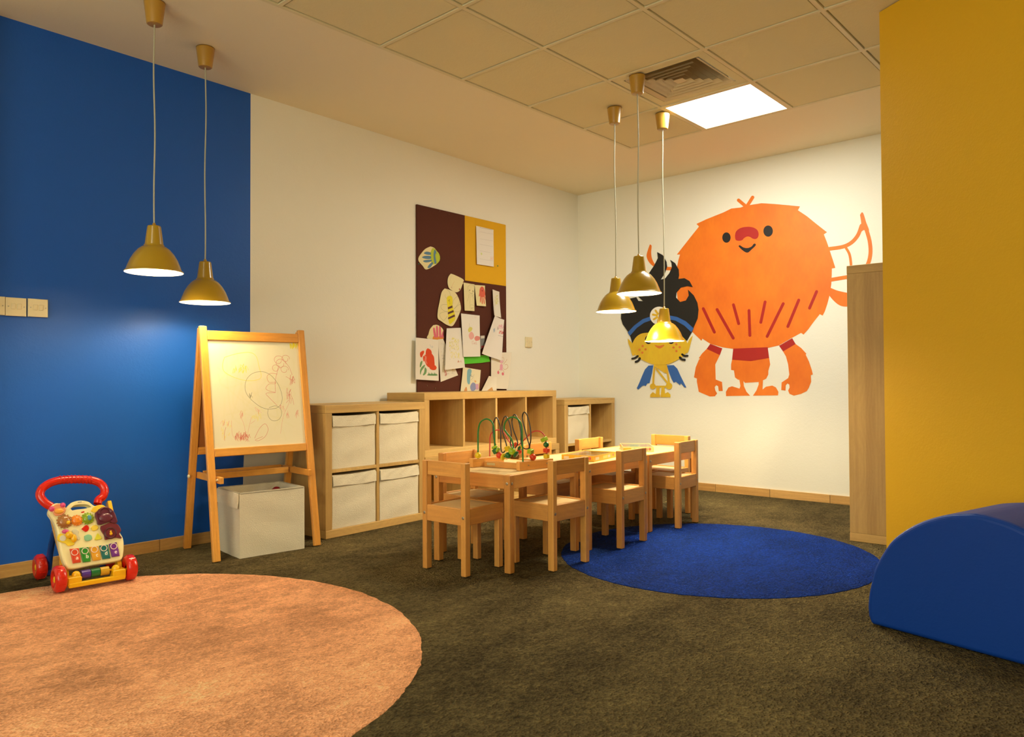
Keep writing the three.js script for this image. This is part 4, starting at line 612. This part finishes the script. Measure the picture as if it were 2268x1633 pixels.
// ---------------------------------------------------------------- bead maze on the near table
{
  const y0 = 0.4642, o = thing('bead_maze', 'wooden bead maze toy with looping wires on the play table', 'toy', [1.53, y0, 2.86]);
  const Z1 = crop(1020, 900, 10.205), C0 = V(1.53, y0, 2.86);
  const onz = (u, v, z) => { const [a, b] = new Frame(V(0, 0, z), V(1, 0, 0), V(0, 1, 0)).hit(...Z1(u, v)); return [a - C0.x, Math.max(b - C0.y, 0.012), z - C0.z]; };
  const wood = M.pine;
  // two end rails and a cross rail
  const rail = (A, B, h, t, n) => { const d = V(B[0] - A[0], 0, B[1] - A[1]), g = rbox(d.length(), h, t, 0.003); g.rotateY(-Math.atan2(d.z, d.x)); return part(o, n, g, wood[1], [(A[0] + B[0]) / 2 - C0.x, h / 2, (A[1] + B[1]) / 2 - C0.z]); };
  rail([1.383, 2.985], [1.400, 2.755], 0.046, 0.030, 'end_rail'); rail([1.664, 2.945], [1.690, 2.700], 0.046, 0.024, 'end_rail'); rail([1.4085, 2.905], [1.656, 2.872], 0.030, 0.020, 'cross_rail');
  for (const t of [0.25, 0.8]) { const g = rot(cyl(0.004, 0.004, 0.002, 10), 0, 0, PI / 2); part(o, 'screw', g, M.screw, [1.664 + 0.026 * t + 0.0125 - C0.x, 0.024, 2.945 - 0.245 * t - C0.z]); }
  const wire = (P, z0, z1, col, n, r = 0.0033) => part(o, n, tube(P.map((p, i) => onz(p[0], p[1], z0 + (z1 - z0) * i / (P.length - 1))), r, P.length * 8, 8), col, null);
  const G = plain('#1c7a2a', 0.35), K = plain('#20140c', 0.25, { clearcoat: 0.5 }), R = plain('#c0302c', 0.35);
  wire([[395, 1190], [396, 900], [400, 560], [450, 370], [580, 290], [700, 350], [755, 500], [770, 800], [790, 1010], [870, 1105], [960, 1140], [1080, 1110], [1170, 1020], [1190, 900], [1150, 740], [1050, 610], [985, 500], [1010, 370], [1090, 275], [1200, 248], [1310, 310], [1375, 430], [1395, 700], [1410, 1255]], 2.965, 2.93, G, 'green_wire', 0.0041);
  wire([[800, 900], [760, 760], [735, 560], [742, 400], [800, 258], [860, 340], [905, 560], [916, 980], [980, 1040], [1040, 900], [965, 640], [937, 430], [1000, 232], [1085, 320], [1145, 600], [1130, 870], [1200, 960], [1290, 830], [1190, 520], [1162, 320], [1220, 188], [1310, 330], [1365, 600], [1372, 850], [1450, 960], [1555, 930], [1500, 700], [1412, 350], [1400, 220], [1440, 135], [1510, 220], [1578, 500], [1588, 750], [1562, 940], [1600, 1200]], 2.84, 2.84, K, 'black_wire');
  wire([[660, 1200], [662, 900], [670, 690], [720, 590], [800, 543], [900, 548], [1000, 625], [1100, 800], [1200, 905], [1300, 880], [1400, 800], [1520, 680], [1620, 590], [1720, 560], [1830, 590], [1910, 690], [1935, 850], [1945, 1195]], 2.76, 2.72, R, 'red_wire');
  const col = { y: plain('#e2c41a', 0.3), g: plain('#176326', 0.3), l: plain('#98b81e', 0.3), r: plain('#d8401a', 0.3) };
  const sph = r => new THREE.SphereGeometry(r, 20, 14), cub = (a, b) => rbox(a, b, a, 0.004), disc = r => lathe([[0, -0.006], [r * 0.8, -0.006], [r, -0.002], [r, 0.002], [r * 0.8, 0.006], [0, 0.006]], 24);
  const bead = (u, v, z, g, c, rx = 0, rz = 0) => { const p = onz(u, v, z), m = part(o, 'bead', g, col[c], p); m.rotation.set(rx, 0, rz); };
  bead(395, 1112, 2.965, sph(0.0165), 'y'); bead(770, 925, 2.955, disc(0.016), 'l', 0.3, 0.3); bead(790, 1015, 2.953, cub(0.024, 0.026), 'g', 0.2, 0.5); bead(850, 990, 2.952, disc(0.014), 'l', 0.2, 1.0); bead(878, 1110, 2.951, sph(0.0165), 'r'); bead(965, 1145, 2.95, disc(0.0185), 'y', 0.2, 1.35); bead(1075, 1112, 2.948, sph(0.016), 'g'); bead(1165, 1020, 2.944, sph(0.0185), 'l'); bead(1062, 960, 2.85, cub(0.024, 0.026), 'y', 0.1, 0.4);
  bead(1255, 1090, 2.93, disc(0.018), 'g', 0.3, 1.0); bead(1242, 870, 2.80, disc(0.014), 'r', 0.3, 1.2); bead(1325, 1030, 2.80, sph(0.014), 'r'); bead(1378, 915, 2.79, disc(0.013), 'y', 0.3, 1.1); bead(1335, 955, 2.80, disc(0.013), 'g', 0.3, 1.2);
  bead(1582, 1020, 2.84, cub(0.027, 0.024), 'l', 0.2, -0.2); bead(1635, 1150, 2.838, sph(0.017), 'r'); bead(1892, 752, 2.73, cub(0.029, 0.022), 'l', 0.2, 0.45); bead(1935, 870, 2.728, sph(0.015), 'g'); bead(1943, 1000, 2.726, cub(0.027, 0.022), 'r', 0, 0.05); bead(1942, 1128, 2.724, cub(0.025, 0.024), 'y', 0, 0.05);
  const lt = canvasOn(new Frame(V(0, 0, 0), V(1, 0, 0), V(0, 1, 0)), 0, 0, 0.05, 0.012, 2400, '#d9c28e', x => { x.strokeStyle = '#7d6a44'; x.lineWidth = 1.6; for (let r = 0; r < 2; r++) for (let i = 0; i < 16; i++) { x.beginPath(); x.moveTo(8 + i * 6.6, 9 + r * 9); x.lineTo(11 + i * 6.6, 7 + r * 9 + (i % 3)); x.stroke(); } });
  const lb = part(o, 'paper_label', new THREE.BoxGeometry(0.05, 0.012, 0.0006), MS({ map: lt, roughness: 0.7 }), [1.455 - C0.x, 0.017, 2.910 - C0.z]); lb.rotation.y = 0.13;
}
// game boxes
function gameBox(label, x, z, turn, w, d, h, side, lid, seed, accents) {
  const o = thing('game_box', label, 'game box', [x, 0.4642, z], turn);
  const fr = new Frame(V(0, 0, 0), V(1, 0, 0), V(0, 1, 0));
  const mk = L => MS({ map: canvasOn(fr, 0, 0, L, h, 2200, side, (q) => { const r = rng(seed + L * 100); const Wp = L * 2200, Hp = h * 2200; for (const [f, wd, c] of accents) { q.fillStyle = c; q.fillRect(f * Wp, Hp * 0.25, wd * Wp, Hp * 0.5); } q.fillStyle = '#d8605a'; q.beginPath(); q.arc(Wp * 0.88, Hp * 0.45, Hp * 0.26, 0, 7); q.fill(); }), roughness: 0.35 });
  const t = 0.003, ml = mk(d), mw = mk(w);
  for (const s of [-1, 1]) { const e = part(o, 'long_side', new THREE.BoxGeometry(d, h, t), ml, [s * (w / 2 - t / 2), h / 2, 0]); e.rotation.y = PI / 2; part(o, 'short_side', new THREE.BoxGeometry(w - 2 * t, h, t), mw, [0, h / 2, s * (d / 2 - t / 2)]); }
  part(o, 'base', new THREE.BoxGeometry(w - 2 * t, 0.003, d - 2 * t), plain('#e8d9a8', 0.6), [0, 0.0015, 0]);
  part(o, 'clear_lid', new THREE.BoxGeometry(w - 2 * t, 0.0008, d - 2 * t), MP({ color: hex('#ffffff'), transmission: 1, thickness: 0, roughness: 0.06, ior: 1.45 }), [0, h - 0.002, 0], 'clear plastic lid');
  const r = rng(seed); for (let k = 0; k < 7; k++) part(o, 'card_piece', rbox(0.045, 0.006, 0.06, 0.002), plain(lid[k % lid.length], 0.5), [(k % 2 - 0.5) * 0.09 + (r() - 0.5) * 0.02, 0.0065, (Math.floor(k / 2) - 1.5) * 0.072]);
}
gameBox('yellow game box with clear lid on the middle play table', 1.602, 2.225, 0.16, 0.20, 0.30, 0.032, '#f0b92e', ['#b9a58c', '#d8c29a', '#8f7f70'], 7, [[0.06, 0.16, '#ecdcc0'], [0.4, 0.2, '#f3d87a'], [0.62, 0.12, '#eecfc0']]);
gameBox('teal and orange game box with clear lid on table by mural wall', 1.535, 1.585, 0.62, 0.19, 0.27, 0.032, '#e2cf9a', ['#4fa38e', '#5fb09a', '#d0607a', '#58a48a'], 17, [[0.0, 0.26, '#f0a02c'], [0.34, 0.3, '#6fb59a'], [0.70, 0.12, '#e08a7a']]);

// ---------------------------------------------------------------- baby walker
{
  const A = V(0.482, 0, 4.650), B = V(0.508, 0, 4.352), eX = B.clone().sub(A).normalize(), turn = Math.atan2(-eX.z, eX.x), mid = A.clone().add(B).multiplyScalar(0.5);
  const o = thing('baby_walker', 'colourful plastic baby walker with piano keys beside blue wall', 'toy walker', [mid.x, 0.0042, mid.z], turn); // local z forward
  const eZ = V(-eX.z, 0, eX.x), LN = 0.42, base = mid.clone().add(V(0, 0.085 + 0.0042, 0)).addScaledVector(eZ, -0.004);
  const up = V(0, Math.cos(LN), 0).addScaledVector(eZ, -Math.sin(LN));
  const F = new Frame(base, eX, up), ZW = crop(0, 1000, 4.8025);
  const pan = new THREE.Group(); pan.name = 'activity_panel'; pan.position.set(0, 0.085, -0.004); pan.rotation.x = -LN; o.add(pan); // panel plane: local x, y
  const q = (u, v, off = 0) => { const d = F.hit(...ZW(u, v), off); return new THREE.Vector2(d[0], d[1]); };
  const shp = (pts, sharp, off = 0) => { const s = new THREE.Shape(), P = pts.map(p => q(p[0], p[1], off)); if (sharp) { P.forEach((p, i) => i ? s.lineTo(p.x, p.y) : s.moveTo(p.x, p.y)); } else { s.moveTo(P[0].x, P[0].y); s.splineThru([...P.slice(1), P[0]]); } return s; };
  const ext = (s, d, b = 0.004) => new THREE.ExtrudeGeometry(s, { depth: d, bevelEnabled: true, bevelThickness: b, bevelSize: b, bevelOffset: -b, bevelSegments: 3, curveSegments: 5 });
  const P2 = (n, s, d, m, z, b, label) => part(pan, n, ext(s, d, b), m, [0, 0, z], label);
  const ss = shp([[700, 600], [760, 545], [850, 522], [940, 535], [1005, 580], [1120, 610], [1180, 680], [1230, 760], [1275, 860], [1310, 930], [1318, 1030], [1300, 1140], [1240, 1170], [1000, 1210], [760, 1255], [700, 1230], [650, 1110], [628, 1000], [612, 900], [590, 800], [565, 740], [540, 700], [512, 650], [535, 590], [590, 552], [650, 560]]);
  const hole = new THREE.Path(); { const P = [[722, 612], [775, 562], [860, 548], [945, 556], [992, 600], [915, 628], [820, 640], [758, 648]].map(p => q(...p)); hole.moveTo(P[0].x, P[0].y); hole.splineThru([...P.slice(1), P[0]]); } ss.holes.push(hole);
  P2('face', ss, 0.022, M.cream, -0.026, 0.008);
  P2('rear_case', shp([[560, 640], [1110, 620], [1200, 760], [1290, 1000], [1270, 1130], [740, 1220], [660, 1040]]), 0.035, M.yellow, -0.066, 0.006);
  // keys with letters
  const keyCol = ['#d8482a', '#2f8a2c', '#e0a02a', '#1e6a66', '#6a2a86'], keyP = [[[742, 1038], [838, 1030], [860, 1180], [775, 1192]], [[850, 1028], [940, 1018], [965, 1172], [882, 1182]], [[952, 1018], [1045, 1008], [1070, 1155], [988, 1165]], [[1058, 1002], [1148, 994], [1176, 1138], [1092, 1148]], [[1160, 985], [1240, 965], [1275, 1112], [1192, 1125]]];
  P2('key_bed', shp([[728, 1030], [1248, 960], [1285, 1128], [760, 1205]], true), 0.002, plain('#5a3a1c', 0.5), 0.0, 0.001);
  keyP.forEach((k, i) => {
    const kk = P2('piano_key', shp(k, true, 0.01), 0.007, plain(keyCol[i], 0.25, { clearcoat: 0.4 }), 0.002, 0.003);
    const c = document.createElement('canvas'); c.width = c.height = 64; const x = c.getContext('2d'); x.fillStyle = keyCol[i]; x.fillRect(0, 0, 64, 64); x.fillStyle = '#f4ead6'; x.font = 'bold 56px sans-serif'; x.textAlign = 'center'; x.textBaseline = 'middle'; x.fillText('abcde'[i], 32, 30);
    const tx = new THREE.CanvasTexture(c); tx.colorSpace = THREE.SRGBColorSpace; const m = q(...[[820, 1135], [928, 1120], [1032, 1105], [1130, 1085], [1232, 1070]][i], 0.012);
    const g = new THREE.BoxGeometry(0.025, 0.025, 0.0008); const l = part(kk, 'letter', g, MS({ map: tx, roughness: 0.4 }), [m.x, m.y, 0.0103]); l.rotation.z = -0.05;
    const ic = q(...[[795, 1075], [905, 1060], [1005, 1045], [1105, 1030], [1210, 1010]][i], 0.012); part(kk, 'key_picture', new THREE.TorusGeometry(0.013, 0.0018, 6, 20), plain('#efd8cc', 0.5), [ic.x, ic.y, 0.0103]);
  });
  // gears, buttons, butterfly, flap toy, round picture button
  const gear = (u, v, r, c, n) => { const m = q(u, v, 0.008), s = new THREE.Shape(); for (let k = 0; k <= 64; k++) { const a = k / 64 * 2 * PI, rr = r * (1 + 0.09 * Math.sign(Math.sin(a * 14))); k ? s.lineTo(m.x + Math.cos(a) * rr, m.y + Math.sin(a) * rr) : s.moveTo(m.x + rr, m.y); } const g = P2(n, s, 0.010, plain(c, 0.25, { clearcoat: 0.5 }), 0.0, 0.0015); const d = part(g, 'dome', new THREE.SphereGeometry(r * 0.8, 20, 10, 0, 2 * PI, 0, PI / 2).scale(1, 0.5, 1).rotateX(PI / 2), plain(c, 0.2, { clearcoat: 0.6 }), [m.x, m.y, 0.0105]); return [g, m]; };
  const [g1, m1] = gear(685, 745, 0.030, '#a8703c', 'gear'); part(g1, 'gear_spot', new THREE.SphereGeometry(0.009, 14, 10), M.yellow, [m1.x + 0.012, m1.y - 0.010, 0.019]); gear(815, 735, 0.0235, '#ee8a24', 'gear'); const [g3, m3] = gear(932, 715, 0.0255, '#88a81e', 'gear'); part(g3, 'gear_spot', new THREE.SphereGeometry(0.009, 14, 10).scale(1, 1.4, 0.5), plain('#4a90a0', 0.3), [m3.x + 0.005, m3.y, 0.0195]);
  P2('heart_button', shp([[862, 830], [900, 795], [925, 790], [943, 815], [935, 845], [905, 860]]), 0.006, M.red, 0.0, 0.003); P2('round_button', shp([[960, 820], [985, 793], [1020, 790], [1042, 815], [1020, 845], [980, 848]]), 0.006, plain('#eed04a', 0.3), 0.0, 0.003); P2('square_button', shp([[892, 905], [930, 888], [968, 900], [972, 940], [925, 960], [897, 945]]), 0.006, plain('#8cc49a', 0.3), 0.0, 0.003); P2('triangle_button', shp([[1000, 940], [1030, 880], [1045, 882], [1080, 930], [1050, 945], [1015, 948]]), 0.006, plain('#d9d43a', 0.3), 0.0, 0.003);
  P2('indicator', shp([[860, 648], [890, 640], [895, 652], [865, 658]]), 0.002, M.red, 0.002, 0.001);
  const bf = P2('butterfly', shp([[605, 910], [630, 880], [670, 890], [715, 920], [770, 960], [790, 985], [770, 1005], [720, 1010], [690, 985], [640, 970], [608, 945]]), 0.006, plain('#f0d23a', 0.3), 0.0, 0.003); P2('butterfly_wing', shp([[760, 845], [800, 828], [835, 855], [830, 890], [850, 925], [835, 948], [800, 930], [770, 890]]), 0.005, plain('#d9d2ae', 0.3), 0.0, 0.002);
  { const m = q(735, 890, 0.012); part(bf, 'butterfly_head', new THREE.SphereGeometry(0.016, 16, 12), M.yellow, [m.x, m.y, 0.012]); const m2 = q(697, 850, 0.01); part(bf, 'butterfly_bead', new THREE.SphereGeometry(0.012, 14, 10).scale(1.2, 0.8, 0.8), plain('#d85a96', 0.3), [m2.x, m2.y, 0.006]); const m4 = q(785, 925, 0.01); part(bf, 'butterfly_body', new THREE.SphereGeometry(0.016, 14, 10).scale(0.8, 1.2, 0.7), M.yellow, [m4.x, m4.y, 0.009]); const m5 = q(668, 925, 0.009); part(bf, 'wing_sticker', new THREE.CylinderGeometry(0.013, 0.013, 0.001, 18).rotateX(PI / 2), plain('#d8d6c4', 0.4), [m5.x, m5.y, 0.0096]); }
  const plum = plain('#5a1c34', 0.3, { clearcoat: 0.4 });
  const fl = P2('flap_door', shp([[1003, 665], [1030, 640], [1045, 622], [1085, 618], [1120, 612], [1165, 618], [1205, 655], [1225, 700], [1240, 760], [1200, 775], [1160, 760], [1110, 775], [1060, 790], [1030, 780], [1020, 740], [1005, 700]]), 0.014, plum, 0.0, 0.004); const f2 = P2('flap_door', shp([[1065, 800], [1110, 785], [1160, 765], [1225, 775], [1260, 800], [1282, 850], [1262, 885], [1288, 930], [1220, 925], [1160, 938], [1112, 945], [1100, 900], [1075, 860], [1060, 830]]), 0.010, plain('#6a2430', 0.3, { clearcoat: 0.4 }), 0.0, 0.003);
  { const a = q(1115, 665, 0.016); part(fl, 'flap_rim', new THREE.TorusGeometry(0.026, 0.005, 8, 24, PI), plum, [a.x, a.y + 0.002, 0.018]); const b = q(1125, 705, 0.016); part(fl, 'flap_boss', new THREE.SphereGeometry(0.024, 16, 10).scale(1.3, 0.9, 0.4), plum, [b.x, b.y, 0.018]); const c = q(1175, 870, 0.012); part(f2, 'flap_recess', new THREE.TorusGeometry(0.024, 0.004, 8, 24), plain('#4a1420', 0.3), [c.x, c.y, 0.013]); const d = q(1180, 878, 0.012); part(f2, 'flap_latch', new THREE.SphereGeometry(0.007, 10, 8), M.yellow, [d.x, d.y, 0.014]); part(f2, 'flap_latch', new THREE.SphereGeometry(0.005, 10, 8), M.yellow, [d.x, d.y + 0.010, 0.014]); }
  P2('round_picture_button', shp([[545, 610], [585, 572], [640, 560], [685, 585], [692, 640], [660, 680], [600, 692], [565, 670]]), 0.008, plain('#e8966a', 0.3, { clearcoat: 0.4 }), 0.0, 0.003); { const a = q(552, 612, 0.01), b = q(668, 572, 0.01), c = q(630, 635, 0.012); part(pan, 'pink_knob', new THREE.SphereGeometry(0.012, 14, 10), plain('#d84a86', 0.3), [a.x, a.y, 0.008]); part(pan, 'pink_knob', new THREE.SphereGeometry(0.012, 14, 10), plain('#d84a86', 0.3), [b.x, b.y, 0.008]); part(pan, 'picture_spot', new THREE.SphereGeometry(0.016, 14, 10).scale(1.2, 0.8, 0.4), plain('#f0a63c', 0.3), [c.x, c.y, 0.011]); }
  P2('yellow_corner', shp([[960, 640], [1000, 590], [1080, 572], [1122, 600], [1060, 625], [1010, 655]]), 0.008, plain('#f0c83a', 0.3), -0.004, 0.003);
  { // printed mark at the top of the face
    const c = document.createElement('canvas'); c.width = 128; c.height = 32; const x = c.getContext('2d'); x.fillStyle = '#f3e7ae'; x.fillRect(0, 0, 128, 32); x.fillStyle = '#3a3f6a'; x.fillRect(40, 4, 48, 9); x.fillStyle = '#d09a78'; for (let i = 0; i < 16; i++) x.fillRect(6 + i * 7.4, 20, 4, 5); const t = new THREE.CanvasTexture(c); t.colorSpace = THREE.SRGBColorSpace; const a = q(845, 543); part(pan, 'printed_mark', new THREE.BoxGeometry(0.045, 0.009, 0.0006), MS({ map: t, roughness: 0.4 }), [a.x, a.y - 0.002, 0.0043]);
  }
  // red handle
  const hp = [[545, 590], [470, 540], [425, 470], [450, 395], [540, 335], [660, 305], [850, 298], [980, 308], [1070, 345], [1112, 410], [1095, 480], [1050, 515], [1038, 560]].map(p => { const d = q(p[0], p[1], -0.03); return [d.x, d.y, -0.030]; });
  part(pan, 'handle', tube(hp, 0.0185, 96, 16), M.red);
  const gr = []; for (let k = 0; k < 9; k++) { const d = q(640 + k * 40, 304 - Math.sin(k / 8 * PI) * 6, -0.03); gr.push(new THREE.TorusGeometry(0.0192, 0.0022, 6, 24).rotateY(PI / 2).translate(d.x, d.y, -0.030)); } part(pan, 'handle_grip', mergeGeometries(gr), M.red);
  // side arms, rear legs, wheels, bumper and rollers
  const hub = 0.128;
  for (const s of [-1, 1]) {
    const prof = new THREE.Shape(); [[0.020, 0.028], [-0.012, 0.025], [-0.052, 0.12], [-0.120, 0.24], [-0.165, 0.30], [-0.165, 0.335], [-0.140, 0.345], [-0.105, 0.30], [-0.05, 0.18], [0.012, 0.075]].forEach((p, i) => i ? prof.lineTo(...p) : prof.moveTo(...p)); // z, y
    const g = new THREE.ExtrudeGeometry(prof, { depth: 0.012, bevelEnabled: true, bevelSize: 0.003, bevelThickness: 0.003, bevelSegments: 2 }); g.rotateY(-PI / 2); g.translate(s * hub * 0.86 + 0.006, 0, -0.034); part(o, 'side_frame', g, M.yellow);
    part(o, 'rear_leg', tube([[s * hub * 0.86, 0.270, -0.165], [s * hub * 0.90, 0.215, -0.215], [s * hub * 0.92, 0.13, -0.265], [s * hub * 0.92, 0.06, -0.290], [s * hub * 0.92, 0.040, -0.300]], 0.014, 40, 12), M.blueP);
    part(o, 'rear_foot', rbox(0.026, 0.05, 0.034, 0.008), M.blueP, [s * hub * 0.92, 0.036, -0.302]);
    const wheel = lathe([[0.012, -0.016], [0.022, -0.018], [0.036, -0.024], [0.048, -0.022], [0.056, -0.014], [0.058, 0.0], [0.056, 0.014], [0.048, 0.022], [0.036, 0.024], [0.022, 0.018], [0.012, 0.016]], 36); wheel.rotateZ(PI / 2);
    for (const [z, x] of [[0.0, s * (hub + 0.018)], [-0.302, s * (hub * 0.92 + 0.034)]]) {
      const w = part(o, 'wheel', wheel, M.red, [x, 0.058, z]); const cap = lathe([[0, -0.006], [0.014, -0.006], [0.015, 0.003], [0.010, 0.006], [0, 0.007]], 20); cap.rotateZ(-PI / 2 * s); part(w, 'hub_cap', cap, M.yellow, [s * 0.015, 0, 0]);
      part(w, 'tread', mergeGeometries(Array.from({ length: 10 }, (_, k) => { const a = k / 10 * 2 * PI; return new THREE.BoxGeometry(0.026, 0.004, 0.0035).translate(0, 0.0565, 0).rotateX(a); })), M.red);
    }
    const ax = cyl(0.008, 0.008, 0.03, 12); ax.rotateZ(PI / 2); part(o, 'axle', ax, M.yellow, [s * (hub - 0.008), 0.050, 0]);
    part(o, 'bumper_block', rbox(0.058, 0.040, 0.050, 0.007), M.yellow, [s * 0.092, 0.044, 0.014]); part(o, 'bumper_dome', new THREE.SphereGeometry(0.018, 18, 12), M.yellow, [s * 0.082, 0.066, 0.014]);
  }
  part(o, 'bumper', rbox(0.235, 0.022, 0.022, 0.006), M.yellow, [0, 0.028, 0.030]);
  ['#4a2c8a', '#0f6a34', '#c89a24'].forEach((c, k) => { const g = cyl(0.019, 0.019, 0.036, 24); g.rotateZ(PI / 2); part(o, 'roller', g, plain(c, 0.3, { clearcoat: 0.3 }), [-0.042 + k * 0.0385, 0.062, 0.006]); });
  const rod = cyl(0.005, 0.005, 0.17, 10); rod.rotateZ(PI / 2); part(o, 'roller_axle', rod, M.yellow, [0, 0.062, 0.006]);
}

renderer.render(scene, camera);
